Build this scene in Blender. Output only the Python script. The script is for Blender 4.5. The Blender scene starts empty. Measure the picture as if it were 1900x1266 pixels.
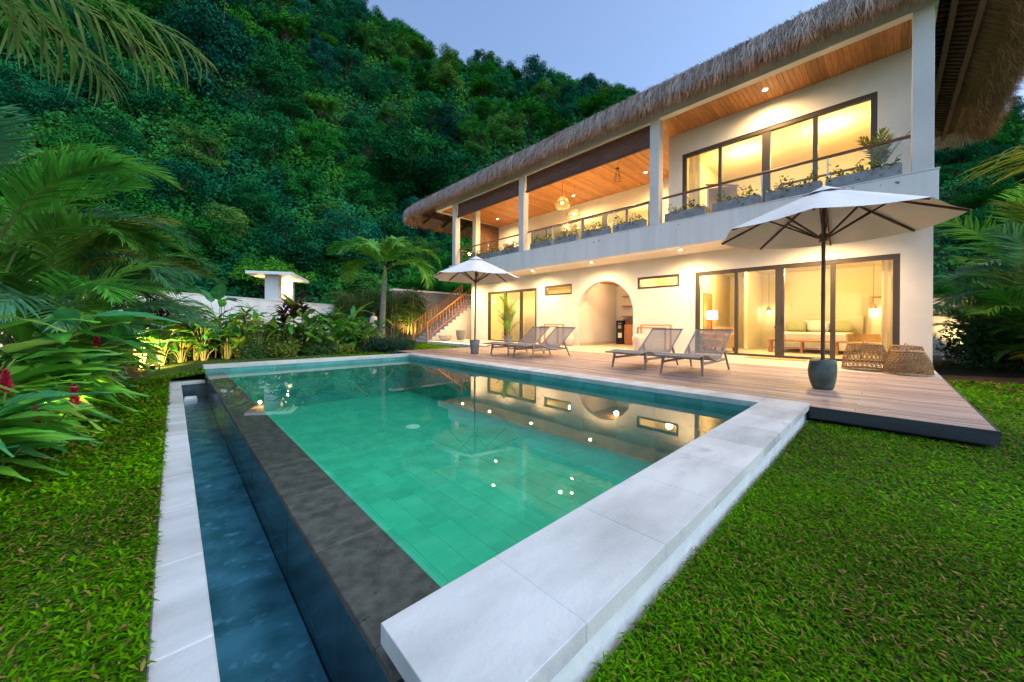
import bpy, bmesh, math, random
import numpy as np
from mathutils import Vector, Matrix

R = math.radians
rng = np.random.default_rng(7)
random.seed(7)
scene = bpy.context.scene
COL = scene.collection

# ------------------------------------------------------------------ camera
F_PX, IMG_W, IMG_H = 663.04, 1900.0, 1266.0
CAM_A, CAM_ROLL, CAM_H, HOR_Y = R(46.51), R(0.375), 0.882, 601.26
CA, SA = math.cos(CAM_A), math.sin(CAM_A)
cam_data = bpy.data.cameras.new('camera')
cam = bpy.data.objects.new('camera', cam_data)
COL.objects.link(cam)
cam_data.sensor_width = 36.0
cam_data.lens = F_PX / IMG_W * 36.0
cam_data.shift_y = -(IMG_H / 2 - HOR_Y) / IMG_W
cam_data.clip_start = 0.05
cam_data.clip_end = 2000.0
_f = Vector((CA, SA, 0)); _r = Vector((SA, -CA, 0)); _d = Vector((0, 0, -1))
_c, _s = math.cos(CAM_ROLL), math.sin(CAM_ROLL)
cx_, cy_, cz_ = _r * _c - _d * _s, -(_r * _s + _d * _c), -_f
cam.matrix_world = Matrix(((cx_.x, cy_.x, cz_.x, 0), (cx_.y, cy_.y, cz_.y, 0), (cx_.z, cy_.z, cz_.z, CAM_H), (0, 0, 0, 1)))
scene.camera = cam

# ------------------------------------------------------------------ sky, sun, exposure
SUN_EL, SUN_AZ = R(50.0), R(295.0)        # low sun behind the camera, already soft
world = bpy.data.worlds.new('World'); scene.world = world
world.use_nodes = True
wn = world.node_tree.nodes; wl = world.node_tree.links
sky = wn.new('ShaderNodeTexSky'); sky.sky_type = 'NISHITA'; sky.sun_disc = False
sky.sun_elevation = SUN_EL
sky.sun_rotation = R(90) - SUN_AZ
sky.altitude = 50; sky.air_density = 1.0; sky.dust_density = 1.2; sky.ozone_density = 1.9
wl.new(sky.outputs[0], wn['Background'].inputs[0])
wn['Background'].inputs[1].default_value = 0.10
sun_d = bpy.data.lights.new('sun', 'SUN'); sun_d.energy = 0.62; sun_d.angle = R(55); sun_d.color = (0.62, 0.84, 1.0)
sun = bpy.data.objects.new('sun', sun_d); COL.objects.link(sun)
SUN_LAMP_EL = SUN_EL
sd = Vector((math.cos(SUN_LAMP_EL) * math.cos(SUN_AZ), math.cos(SUN_LAMP_EL) * math.sin(SUN_AZ), math.sin(SUN_LAMP_EL)))
sun.rotation_euler = sd.to_track_quat('Z', 'Y').to_euler()
scene.view_settings.view_transform = 'Standard'
scene.view_settings.look = 'None'
scene.view_settings.gamma = 1.0
scene.view_settings.use_curve_mapping = False
scene.view_settings.exposure = 1.5
scene.render.engine = 'CYCLES'
cy = scene.cycles
cy.use_denoising = True
cy.use_adaptive_sampling = True; cy.adaptive_threshold = 0.03
cy.max_bounces = 5; cy.diffuse_bounces = 2; cy.glossy_bounces = 3; cy.transmission_bounces = 4
cy.transparent_max_bounces = 10; cy.volume_bounces = 0
cy.sample_clamp_indirect = 4.0; cy.sample_clamp_direct = 0.0
cy.caustics_reflective = False; cy.caustics_refractive = False
cy.blur_glossy = 0.5
WARM = (1.0, 0.62, 0.25)

# ------------------------------------------------------------------ helpers
def at(px, d):
    """ground position at image azimuth px (as read off the photo when surveying) and forward distance d"""
    r = (px - 950.0) / F_PX
    return d * (CA + r * SA), d * (SA - r * CA)

def link(o, parent=None):
    COL.objects.link(o)
    if parent is not None:
        o.parent = parent
    return o

def tag(o, label=None, cat=None, group=None, kind=None):
    if label: o['label'] = label
    if cat: o['category'] = cat
    if group: o['group'] = group
    if kind: o['kind'] = kind
    return o

def empty(name, loc=(0, 0, 0), rz=0.0, label=None, cat=None, group=None, parent=None):
    o = bpy.data.objects.new(name, None)
    o.empty_display_size = 0.2
    o.location = loc; o.rotation_euler = (0, 0, rz)
    link(o, parent)
    return tag(o, label, cat, group)

def copy_tree(o, parent=None):
    c = o.copy(); COL.objects.link(c); c.parent = parent
    for ch in list(o.children):
        copy_tree(ch, c)
    return c

def np_mesh(name, verts, faces, mat=None, col=None, smooth=False):
    """verts (N,3), faces (M,k) constant k"""
    verts = np.asarray(verts, dtype=np.float32); faces = np.asarray(faces, dtype=np.int32)
    me = bpy.data.meshes.new(name)
    n, (m, k) = len(verts), faces.shape
    me.vertices.add(n); me.vertices.foreach_set('co', verts.ravel())
    me.loops.add(m * k); me.loops.foreach_set('vertex_index', faces.ravel())
    me.polygons.add(m)
    me.polygons.foreach_set('loop_start', np.arange(0, m * k, k, dtype=np.int32))
    if smooth:
        me.polygons.foreach_set('use_smooth', np.ones(m, dtype=bool))
    me.update(calc_edges=True)
    if col is not None:
        a = me.color_attributes.new('Col', 'FLOAT_COLOR', 'POINT')
        c4 = np.ones((n, 4), dtype=np.float32); c4[:, :3] = col
        a.data.foreach_set('color', c4.ravel())
    if mat is not None:
        me.materials.append(mat)
    return me

def mobj(name, me, parent=None, loc=None, kind=None):
    o = bpy.data.objects.new(name, me)
    if loc is not None: o.location = loc
    link(o, parent)
    if kind: o['kind'] = kind
    return o

class MB:
    def __init__(self): self.v = []; self.f = []
    def add(self, vs, fs):
        b = len(self.v); self.v += [tuple(p) for p in vs]; self.f += [tuple(i + b for i in q) for q in fs]
        return self
    def box(self, x0, x1, y0, y1, z0, z1):
        vs = [(x0, y0, z0), (x1, y0, z0), (x1, y1, z0), (x0, y1, z0), (x0, y0, z1), (x1, y0, z1), (x1, y1, z1), (x0, y1, z1)]
        return self.add(vs, [(3, 2, 1, 0), (4, 5, 6, 7), (0, 1, 5, 4), (1, 2, 6, 5), (2, 3, 7, 6), (3, 0, 4, 7)])
    def cbox(self, x0, x1, y0, y1, z0, z1, c=0.004):
        """box with chamfered top edges"""
        vs = [(x0, y0, z0), (x1, y0, z0), (x1, y1, z0), (x0, y1, z0),
              (x0, y0, z1 - c), (x1, y0, z1 - c), (x1, y1, z1 - c), (x0, y1, z1 - c),
              (x0 + c, y0 + c, z1), (x1 - c, y0 + c, z1), (x1 - c, y1 - c, z1), (x0 + c, y1 - c, z1)]
        fs = [(3, 2, 1, 0), (8, 9, 10, 11)]
        for a in (0, 4):
            for i in range(4):
                j = (i + 1) % 4
                fs.append((a + i, a + j, a + 4 + j, a + 4 + i))
        return self.add(vs, fs)
    def bar(self, p0, p1, w, t, up=(0, 0, 1), w1=None, t1=None):
        """rectangular bar from p0 to p1, width w (sideways) and thickness t (along up)"""
        p0, p1, up = Vector(p0), Vector(p1), Vector(up)
        ax = (p1 - p0).normalized(); s = ax.cross(up)
        if s.length < 1e-5: s = ax.cross(Vector((1, 0, 0)))
        s.normalize(); u = s.cross(ax)
        w1 = w if w1 is None else w1; t1 = t if t1 is None else t1
        vs = []
        for p, a, b in ((p0, w, t), (p1, w1, t1)):
            for i, j in ((-1, -1), (1, -1), (1, 1), (-1, 1)):
                vs.append(p + s * (i * a / 2) + u * (j * b / 2))
        return self.add(vs, [(3, 2, 1, 0), (4, 5, 6, 7), (0, 1, 5, 4), (1, 2, 6, 5), (2, 3, 7, 6), (3, 0, 4, 7)])
    def tube(self, pts, radii, n=8, cap=True):
        pts = [Vector(p) for p in pts]
        if not hasattr(radii, '__len__'): radii = [radii] * len(pts)
        b = len(self.v); ref = Vector((0.13, 0.27, 0.95))
        for i, p in enumerate(pts):
            d = (pts[min(i + 1, len(pts) - 1)] - pts[max(i - 1, 0)]).normalized()
            s = d.cross(ref)
            if s.length < 0.05: s = d.cross(Vector((1, 0, 0)))
            s.normalize(); u = s.cross(d)
            for k in range(n):
                a = 2 * math.pi * k / n
                self.v.append(tuple(p + (s * math.cos(a) + u * math.sin(a)) * radii[i]))
        for i in range(len(pts) - 1):
            for k in range(n):
                k2 = (k + 1) % n
                self.f.append((b + i * n + k, b + i * n + k2, b + (i + 1) * n + k2, b + (i + 1) * n + k))
        if cap:
            self.f.append(tuple(b + k for k in range(n))[::-1])
            self.f.append(tuple(b + (len(pts) - 1) * n + k for k in range(n)))
        return self
    def lathe(self, prof, n=24, c=(0, 0, 0), cap=True, sx=1.0, sy=1.0):
        b = len(self.v)
        for r, z in prof:
            for k in range(n):
                a = 2 * math.pi * k / n
                self.v.append((c[0] + r * math.cos(a) * sx, c[1] + r * math.sin(a) * sy, c[2] + z))
        for i in range(len(prof) - 1):
            for k in range(n):
                k2 = (k + 1) % n
                self.f.append((b + i * n + k, b + i * n + k2, b + (i + 1) * n + k2, b + (i + 1) * n + k))
        if cap:
            self.f.append(tuple(b + k for k in range(n))[::-1])
            self.f.append(tuple(b + (len(prof) - 1) * n + k for k in range(n)))
        return self
    def mesh(self, name, mat=None, smooth=False):
        me = bpy.data.meshes.new(name)
        me.from_pydata(self.v, [], self.f); me.update()
        if smooth:
            me.polygons.foreach_set('use_smooth', np.ones(len(me.polygons), dtype=bool))
        if mat is not None: me.materials.append(mat)
        return me
    def build(self, name, mat=None, parent=None, smooth=False, kind=None, loc=None, bevel=0.0):
        o = mobj(name, self.mesh(name, mat, smooth), parent, loc, kind)
        if smooth:
            m = o.modifiers.new('es', 'EDGE_SPLIT'); m.split_angle = R(40)
        if bevel > 0:
            m = o.modifiers.new('bv', 'BEVEL'); m.width = bevel; m.segments = 2; m.limit_method = 'ANGLE'
        return o

# ------------------------------------------------------------------ materials
def _nodes(name):
    m = bpy.data.materials.new(name); m.use_nodes = True
    nt = m.node_tree
    return m, nt, nt.nodes, nt.links, nt.nodes['Principled BSDF']

def mat(name, c0, c1=None, scale=4.0, stretch=(1, 1, 1), rough=0.6, spec=0.4, bump=0.0, bscale=60.0, detail=6.0,
        rand=0.0, metal=0.0, rough_var=0.0, coat=0.0, spots=None, ramp=(0.35, 0.7), bstretch=None):
    """noise-mixed principled material in world position"""
    m, nt, N, L, P = _nodes(name)
    g = N.new('ShaderNodeNewGeometry')
    mp = N.new('ShaderNodeMapping'); mp.inputs['Scale'].default_value = stretch
    L.new(g.outputs['Position'], mp.inputs['Vector'])
    tx = N.new('ShaderNodeTexNoise'); tx.inputs['Scale'].default_value = scale; tx.inputs['Detail'].default_value = detail
    L.new(mp.outputs[0], tx.inputs['Vector'])
    c1 = c1 or c0
    rp = N.new('ShaderNodeValToRGB')
    rp.color_ramp.elements[0].position = ramp[0]; rp.color_ramp.elements[0].color = (*c0, 1)
    rp.color_ramp.elements[1].position = ramp[1]; rp.color_ramp.elements[1].color = (*c1, 1)
    L.new(tx.outputs['Fac'], rp.inputs['Fac'])
    out = rp.outputs[0]
    if spots:
        sc, thr, scol = spots
        t2 = N.new('ShaderNodeTexNoise'); t2.inputs['Scale'].default_value = sc; t2.inputs['Detail'].default_value = 3
        L.new(g.outputs['Position'], t2.inputs['Vector'])
        r2 = N.new('ShaderNodeValToRGB')
        r2.color_ramp.elements[0].position = thr; r2.color_ramp.elements[1].position = min(thr + 0.12, 1.0)
        L.new(t2.outputs['Fac'], r2.inputs['Fac'])
        mx = N.new('ShaderNodeMix'); mx.data_type = 'RGBA'
        L.new(r2.outputs[0], mx.inputs[0]); L.new(out, mx.inputs[6]); mx.inputs[7].default_value = (*scol, 1)
        out = mx.outputs[2]
    if rand > 0:
        oi = N.new('ShaderNodeObjectInfo')
        mr = N.new('ShaderNodeMapRange'); mr.inputs[3].default_value = 1 - rand; mr.inputs[4].default_value = 1 + rand
        L.new(oi.outputs['Random'], mr.inputs[0])
        hs = N.new('ShaderNodeHueSaturation'); L.new(mr.outputs[0], hs.inputs['Value']); L.new(out, hs.inputs['Color'])
        out = hs.outputs[0]
    L.new(out, P.inputs['Base Color'])
    P.inputs['Roughness'].default_value = rough
    P.inputs['Specular IOR Level'].default_value = spec
    P.inputs['Metallic'].default_value = metal
    P.inputs['Coat Weight'].default_value = coat
    if rough_var > 0:
        mr = N.new('ShaderNodeMapRange'); mr.inputs[3].default_value = rough - rough_var; mr.inputs[4].default_value = rough + rough_var
        L.new(tx.outputs['Fac'], mr.inputs[0]); L.new(mr.outputs[0], P.inputs['Roughness'])
    if bump > 0:
        tb = N.new('ShaderNodeTexNoise'); tb.inputs['Scale'].default_value = bscale; tb.inputs['Detail'].default_value = 4
        if bstretch:
            m2 = N.new('ShaderNodeMapping'); m2.inputs['Scale'].default_value = bstretch
            L.new(g.outputs['Position'], m2.inputs['Vector']); L.new(m2.outputs[0], tb.inputs['Vector'])
        else:
            L.new(g.outputs['Position'], tb.inputs['Vector'])
        bp = N.new('ShaderNodeBump'); bp.inputs['Strength'].default_value = bump; bp.inputs['Distance'].default_value = 0.01
        L.new(tb.outputs['Fac'], bp.inputs['Height']); L.new(bp.outputs[0], P.inputs['Normal'])
    return m

def leaf_mat(name, transl=0.3, rough=0.45, spec=0.35, rand=0.18, hue=0.02, sat=1.0, plain=False):
    """foliage: colour from the mesh attribute Col, varied per object"""
    m, nt, N, L, P = _nodes(name)
    at_ = N.new('ShaderNodeAttribute'); at_.attribute_name = 'Col'
    oi = N.new('ShaderNodeObjectInfo')
    mr = N.new('ShaderNodeMapRange'); mr.inputs[3].default_value = 1 - rand; mr.inputs[4].default_value = 1 + rand
    L.new(oi.outputs['Random'], mr.inputs[0])
    ml = N.new('ShaderNodeMath'); ml.operation = 'MULTIPLY'; ml.inputs[1].default_value = 7.31
    fr = N.new('ShaderNodeMath'); fr.operation = 'FRACT'
    L.new(oi.outputs['Random'], ml.inputs[0]); L.new(ml.outputs[0], fr.inputs[0])
    mh = N.new('ShaderNodeMapRange'); mh.inputs[3].default_value = 0.5 - hue; mh.inputs[4].default_value = 0.5 + hue
    L.new(fr.outputs[0], mh.inputs[0])
    hs = N.new('ShaderNodeHueSaturation'); hs.inputs['Saturation'].default_value = sat
    L.new(mh.outputs[0], hs.inputs['Hue']); L.new(mr.outputs[0], hs.inputs['Value']); L.new(at_.outputs['Color'], hs.inputs['Color'])
    L.new(hs.outputs[0], P.inputs['Base Color'])
    if plain:
        df = N.new('ShaderNodeBsdfDiffuse'); L.new(hs.outputs[0], df.inputs['Color'])
        L.new(df.outputs[0], N['Material Output'].inputs['Surface']); N.remove(P)
        return m
    P.inputs['Roughness'].default_value = rough; P.inputs['Specular IOR Level'].default_value = spec
    tr = N.new('ShaderNodeBsdfTranslucent'); L.new(hs.outputs[0], tr.inputs['Color'])
    mx = N.new('ShaderNodeMixShader'); mx.inputs[0].default_value = transl
    L.new(P.outputs[0], mx.inputs[1]); L.new(tr.outputs[0], mx.inputs[2])
    L.new(mx.outputs[0], N['Material Output'].inputs['Surface'])
    return m

def schlick(N, L, f0):
    lw = N.new('ShaderNodeLayerWeight'); lw.inputs['Blend'].default_value = 0.5
    pw = N.new('ShaderNodeMath'); pw.operation = 'POWER'; pw.inputs[1].default_value = 5.0
    L.new(lw.outputs['Facing'], pw.inputs[0])
    mr = N.new('ShaderNodeMapRange'); mr.inputs[3].default_value = f0; mr.inputs[4].default_value = 1.0
    L.new(pw.outputs[0], mr.inputs[0])
    return mr.outputs[0]

def glass_mat(name, tint=(0.97, 0.99, 0.98), ior=1.45, rough=0.0):
    m, nt, N, L, P = _nodes(name)
    N.remove(P)
    t = N.new('ShaderNodeBsdfTransparent'); t.inputs[0].default_value = (*tint, 1)
    g = N.new('ShaderNodeBsdfGlossy'); g.inputs['Roughness'].default_value = rough
    mx = N.new('ShaderNodeMixShader')
    L.new(schlick(N, L, ((ior - 1) / (ior + 1)) ** 2), mx.inputs[0]); L.new(t.outputs[0], mx.inputs[1]); L.new(g.outputs[0], mx.inputs[2])
    L.new(mx.outputs[0], N['Material Output'].inputs['Surface'])
    return m

def water_mat(name, tint, ripple=0.02, scale=3.0, ior=1.33):
    m, nt, N, L, P = _nodes(name)
    N.remove(P)
    g = N.new('ShaderNodeNewGeometry')
    mp = N.new('ShaderNodeMapping'); mp.inputs['Scale'].default_value = (1, 1, 1)
    L.new(g.outputs['Position'], mp.inputs['Vector'])
    tb = N.new('ShaderNodeTexNoise'); tb.inputs['Scale'].default_value = scale; tb.inputs['Detail'].default_value = 3
    L.new(mp.outputs[0], tb.inputs['Vector'])
    bp = N.new('ShaderNodeBump'); bp.inputs['Strength'].default_value = ripple; bp.inputs['Distance'].default_value = 0.05
    L.new(tb.outputs['Fac'], bp.inputs['Height'])
    t = N.new('ShaderNodeBsdfTransparent'); t.inputs[0].default_value = (*tint, 1)
    gl = N.new('ShaderNodeBsdfGlossy'); gl.inputs['Roughness'].default_value = 0.0
    L.new(bp.outputs[0], gl.inputs['Normal'])
    mx = N.new('ShaderNodeMixShader')
    L.new(schlick(N, L, ((ior - 1) / (ior + 1)) ** 2), mx.inputs[0]); L.new(t.outputs[0], mx.inputs[1]); L.new(gl.outputs[0], mx.inputs[2])
    L.new(mx.outputs[0], N['Material Output'].inputs['Surface'])
    return m

def emit_mat(name, col, strength):
    m, nt, N, L, P = _nodes(name)
    P.inputs['Base Color'].default_value = (*col, 1)
    P.inputs['Emission Color'].default_value = (*col, 1)
    P.inputs['Emission Strength'].default_value = strength
    return m

M = {}
M['plaster'] = mat('plaster', (0.64, 0.625, 0.605), (0.76, 0.745, 0.725), scale=0.9, detail=10, rough=0.85, spec=0.15, bump=0.12, bscale=35)
M['plaster_stained'] = mat('plaster_stained', (0.70, 0.70, 0.685), (0.80, 0.80, 0.785), scale=1.6, stretch=(1, 3.0, 0.22), rough=0.85, spec=0.15, bump=0.12, bscale=35, ramp=(0.25, 0.6))
M['render_rough'] = mat('render_rough', (0.62, 0.64, 0.64), (0.76, 0.77, 0.77), scale=6, rough=0.9, spec=0.1, bump=0.35, bscale=30)
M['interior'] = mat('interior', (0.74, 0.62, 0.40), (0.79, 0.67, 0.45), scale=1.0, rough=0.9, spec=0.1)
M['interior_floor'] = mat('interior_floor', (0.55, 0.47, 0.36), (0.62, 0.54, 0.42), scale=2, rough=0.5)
M['limestone'] = mat('limestone', (0.43, 0.42, 0.395), (0.61, 0.597, 0.567), scale=1.7, stretch=(1, 2.6, 1), detail=12, rough=0.7, spec=0.25, bump=0.25, bscale=60, rand=0.09, spots=(2.6, 0.62, (0.36, 0.355, 0.37)), ramp=(0.3, 0.62))
M['limestone_side'] = M['limestone']
M['basalt'] = mat('basalt', (0.058, 0.054, 0.043), (0.125, 0.117, 0.095), scale=14, detail=14, rough=0.6, spec=0.3, bump=0.5, bscale=90, rand=0.2, spots=(38, 0.66, (0.008, 0.008, 0.008)))
M['wet_slate'] = mat('wet_slate', (0.020, 0.045, 0.055), (0.045, 0.085, 0.10), scale=5, stretch=(1, 1, 0.35), rough=0.16, spec=0.6, bump=0.12, bscale=14, rand=0.25)
M['trough_tile'] = mat('trough_tile', (0.075, 0.175, 0.19), (0.18, 0.32, 0.36), scale=6.0, detail=12, rough=0.6, rand=0.22, ramp=(0.35, 0.65), spots=(11.0, 0.58, (0.28, 0.44, 0.50)))  # bluish base and pale patches: foam plus sky reflection put into the colour
M['pool_tile'] = mat('pool_tile', (0.068, 0.42, 0.292), (0.128, 0.50, 0.362), scale=3.0, rough=0.6, spec=0.2, rand=0.10, bump=0.1, bscale=25)
M['pool_grout'] = mat('pool_grout', (0.14, 0.56, 0.44), rough=0.9)
M['pool_band'] = mat('pool_band', (0.06, 0.26, 0.25), (0.12, 0.36, 0.33), scale=4, rough=0.35, rand=0.18, spec=0.4)
M['deck'] = mat('deck', (0.29, 0.175, 0.135), (0.52, 0.38, 0.315), scale=5.0, stretch=(9, 0.45, 1), rough=0.55, spec=0.35, bump=0.15, bscale=30, bstretch=(6, 0.5, 1), rand=0.34)
M['deck_dark'] = mat('deck_dark', (0.030, 0.033, 0.037), (0.055, 0.058, 0.064), scale=3, stretch=(1, 0.5, 3), rough=0.6, bump=0.1)
M['patio'] = mat('patio', (0.52, 0.44, 0.36), (0.60, 0.52, 0.43), scale=3, rough=0.6, bump=0.05)
M['teak'] = mat('teak', (0.36, 0.14, 0.04), (0.58, 0.27, 0.09), scale=5.0, stretch=(0.5, 9, 9), rough=0.42, spec=0.35, rand=0.2)
M['orange_wood'] = mat('orange_wood', (0.34, 0.13, 0.045), (0.50, 0.23, 0.09), scale=6.0, stretch=(3, 3, 0.7), rough=0.5)
M['light_wood'] = mat('light_wood', (0.48, 0.27, 0.12), (0.60, 0.37, 0.18), scale=6.0, stretch=(3, 3, 0.7), rough=0.5)
M['dark_wood'] = mat('dark_wood', (0.085, 0.040, 0.024), (0.15, 0.075, 0.045), scale=6, stretch=(2, 2, 0.6), rough=0.45)
M['rail_wood'] = mat('rail_wood', (0.13, 0.050, 0.032), (0.20, 0.085, 0.05), scale=6, stretch=(3, 0.5, 3), rough=0.4)
M['grey_teak'] = mat('grey_teak', (0.25, 0.19, 0.15), (0.38, 0.30, 0.24), scale=8, stretch=(0.6, 4, 4), rough=0.6)
M['rope'] = mat('rope', (0.46, 0.40, 0.35), (0.58, 0.51, 0.45), scale=20, rough=0.9, spec=0.1)
M['alu_dark'] = mat('alu_dark', (0.045, 0.036, 0.030), (0.060, 0.050, 0.042), scale=2, rough=0.42, spec=0.5)
M['concrete'] = mat('concrete', (0.25, 0.26, 0.275), (0.34, 0.35, 0.36), scale=5, rough=0.85, bump=0.15, rand=0.08)
M['glass'] = glass_mat('glass')
M['rail_glass'] = glass_mat('rail_glass', tint=(0.95, 0.985, 0.98))
M['canvas'] = mat('canvas', (0.74, 0.70, 0.66), (0.80, 0.76, 0.72), scale=3, rough=0.9, spec=0.1)
M['green_stone'] = mat('green_stone', (0.055, 0.075, 0.060), (0.13, 0.155, 0.125), scale=7, rough=0.5, bump=0.3, bscale=25)
M['grey_pot'] = mat('grey_pot', (0.20, 0.215, 0.21), (0.28, 0.29, 0.28), scale=8, rough=0.8, bump=0.1)
M['terracotta_white'] = mat('terracotta_white', (0.60, 0.54, 0.47), (0.70, 0.64, 0.57), scale=5, rough=0.8, bump=0.15)
M['rattan'] = mat('rattan', (0.34, 0.19, 0.08), (0.52, 0.33, 0.15), scale=25, rough=0.6)
M['thatch'] = mat('thatch', (0.20, 0.175, 0.165), (0.38, 0.335, 0.325), scale=9, rough=0.95, spec=0.1, bump=0.6, bscale=60, stretch=(1, 3, 1))
M['soil'] = mat('soil', (0.035, 0.026, 0.018), (0.075, 0.055, 0.038), scale=6, rough=0.95, spec=0.1, bump=0.4, bscale=25)
M['lawn_soil'] = mat('lawn_soil', (0.030, 0.062, 0.012), (0.075, 0.115, 0.028), scale=7, rough=0.95, spec=0.1, bump=0.5, bscale=40)
M['hill'] = mat('hill', (0.008, 0.022, 0.010), (0.022, 0.050, 0.018), scale=0.35, rough=0.95, spec=0.05, bump=0.0)
M['white_paint'] = mat('white_paint', (0.76, 0.76, 0.75), (0.82, 0.82, 0.81), scale=2, rough=0.6)
M['black_gloss'] = mat('black_gloss', (0.012, 0.012, 0.013), rough=0.25, spec=0.5)
M['black_metal'] = mat('black_metal', (0.02, 0.02, 0.02), rough=0.4, spec=0.5)
M['steel'] = mat('steel', (0.55, 0.56, 0.57), rough=0.3, metal=1.0)
M['linen'] = mat('linen', (0.74, 0.70, 0.62), (0.80, 0.76, 0.68), scale=3, rough=0.95, spec=0.05)
M['green_linen'] = mat('green_linen', (0.42, 0.44, 0.22), rough=0.95, spec=0.05)
M['tan_fabric'] = mat('tan_fabric', (0.42, 0.26, 0.11), (0.50, 0.33, 0.15), scale=10, rough=0.9, spec=0.05)
M['bark'] = mat('bark', (0.045, 0.035, 0.026), (0.10, 0.08, 0.06), scale=5, stretch=(3, 3, 0.6), rough=0.9, bump=0.3, bscale=12)
M['palm_bark'] = mat('palm_bark', (0.17, 0.165, 0.13), (0.27, 0.26, 0.20), scale=8, stretch=(0.6, 0.6, 5), rough=0.8, bump=0.3, bscale=10, bstretch=(0.4, 0.4, 6))
M['stem'] = mat('stem', (0.16, 0.20, 0.05), (0.24, 0.27, 0.08), scale=8, rough=0.6)
M['brown_stem'] = mat('brown_stem', (0.10, 0.065, 0.03), (0.16, 0.11, 0.05), scale=8, rough=0.7)
M['bamboo'] = mat('bamboo', (0.30, 0.25, 0.08), (0.42, 0.36, 0.14), scale=6, stretch=(1, 1, 3), rough=0.5)
def sheer_mat(name, c):
    m, nt, N, L, P = _nodes(name)
    df = N.new('ShaderNodeBsdfDiffuse'); df.inputs[0].default_value = (*c, 1)
    tr = N.new('ShaderNodeBsdfTranslucent'); tr.inputs[0].default_value = (*c, 1)
    mx = N.new('ShaderNodeMixShader'); mx.inputs[0].default_value = 0.6
    L.new(df.outputs[0], mx.inputs[1]); L.new(tr.outputs[0], mx.inputs[2]); L.new(mx.outputs[0], N['Material Output'].inputs['Surface']); N.remove(P)
    return m
M['sheer'] = sheer_mat('sheer', (0.86, 0.80, 0.66))
M['lens'] = emit_mat('lens', (1.0, 0.80, 0.50), 40.0)
M['leaf'] = leaf_mat('leaf', transl=0.45)
M['leaf_far'] = leaf_mat('leaf_far', rand=0.26, hue=0.022, plain=True, sat=1.1)
M['grass'] = leaf_mat('grass', transl=0.3, rough=0.7, spec=0.06, sat=1.1, rand=0.0, hue=0.0)
M['straw'] = leaf_mat('straw', rand=0.0, hue=0.0, plain=True)
M['gloss_leaf'] = leaf_mat('gloss_leaf', transl=0.35, rough=0.33, spec=0.4, rand=0.1, hue=0.012)
M['pool_water'] = water_mat('pool_water', (0.60, 0.96, 0.84), ripple=0.0035, scale=5.0)
M['film_water'] = water_mat('film_water', (0.96, 0.985, 0.98), ripple=0.003, scale=5.0)
M['trough_water'] = water_mat('trough_water', (0.55, 0.80, 0.88), ripple=0.25, scale=6.0)

def lamp_point(name, loc, energy, color=WARM, radius=0.06, parent=None):
    l = bpy.data.lights.new(name, 'POINT'); l.energy = energy; l.color = color; l.shadow_soft_size = radius
    o = bpy.data.objects.new(name, l); o.location = loc; link(o, parent); return o

def lamp_spot(name, loc, energy, target, angle=100, blend=0.6, color=WARM, radius=0.03, parent=None):
    l = bpy.data.lights.new(name, 'SPOT'); l.energy = energy; l.color = color; l.shadow_soft_size = radius
    l.spot_size = R(angle); l.spot_blend = blend
    o = bpy.data.objects.new(name, l); o.location = loc
    o.rotation_euler = (Vector(loc) - Vector(target)).to_track_quat('Z', 'Y').to_euler()
    link(o, parent); return o

# ------------------------------------------------------------------ leaf builders (numpy)
def unit(a):
    return a / np.maximum(np.linalg.norm(a, axis=-1, keepdims=True), 1e-6)

def leaf_quads(base, axis, normal, length, width, fold=0.15):
    """folded diamond leaves: returns verts (4N,3), faces (2N,3)"""
    base = np.asarray(base); axis = unit(np.asarray(axis)); normal = np.asarray(normal)
    side = unit(np.cross(axis, normal)); nrm = np.cross(side, axis)
    L = np.asarray(length).reshape(-1, 1); W = np.asarray(width).reshape(-1, 1)
    n = len(base)
    mid = base + axis * L * 0.45
    v = np.stack([base, mid + side * W * 0.5 + nrm * W * fold, base + axis * L, mid - side * W * 0.5 + nrm * W * fold], axis=1).reshape(-1, 3)
    i = np.arange(n) * 4
    f = np.concatenate([np.stack([i, i + 1, i + 2], 1), np.stack([i, i + 2, i + 3], 1)])
    return v, f

def blades(base, axis, normal, length, width, bend, segs=3, taper=0.85, belly=0.35, fold=0.0):
    """long strap leaves bending away from their normal. base, axis, normal (N,3). Returns verts, quads."""
    base = np.asarray(base, float); axis = unit(np.asarray(axis, float)); normal = np.asarray(normal, float)
    side = unit(np.cross(axis, normal)); nrm = unit(np.cross(side, axis))
    n = len(base)
    L = np.broadcast_to(np.asarray(length, float).reshape(-1, 1), (n, 1)); W = np.broadcast_to(np.asarray(width, float).reshape(-1, 1), (n, 1))
    B = np.broadcast_to(np.asarray(bend, float).reshape(-1, 1), (n, 1))
    rows = []
    for k in range(segs + 1):
        t = k / segs
        ang = B * t * 0.5
        p = base + axis * (L * t * np.cos(ang)) - nrm * (L * t * np.sin(ang))
        if t <= belly: w = 0.45 + 0.55 * math.sin(t / belly * math.pi / 2)
        else: w = max(1 - taper * ((t - belly) / (1 - belly)) ** 1.6, 0.04)
        if k == segs: w = 0.04
        hw = W * w * 0.5
        rows.append(np.stack([p - side * hw + nrm * hw * fold, p + side * hw + nrm * hw * fold], 1))
    v = np.stack(rows, 1).reshape(-1, 3)          # n, segs+1, 2
    st = (segs + 1) * 2
    i = (np.arange(n) * st).reshape(-1, 1)
    fs = []
    for k in range(segs):
        a = i + k * 2
        fs.append(np.concatenate([a, a + 1, a + 3, a + 2], 1))
    return v, np.concatenate(fs)

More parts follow.
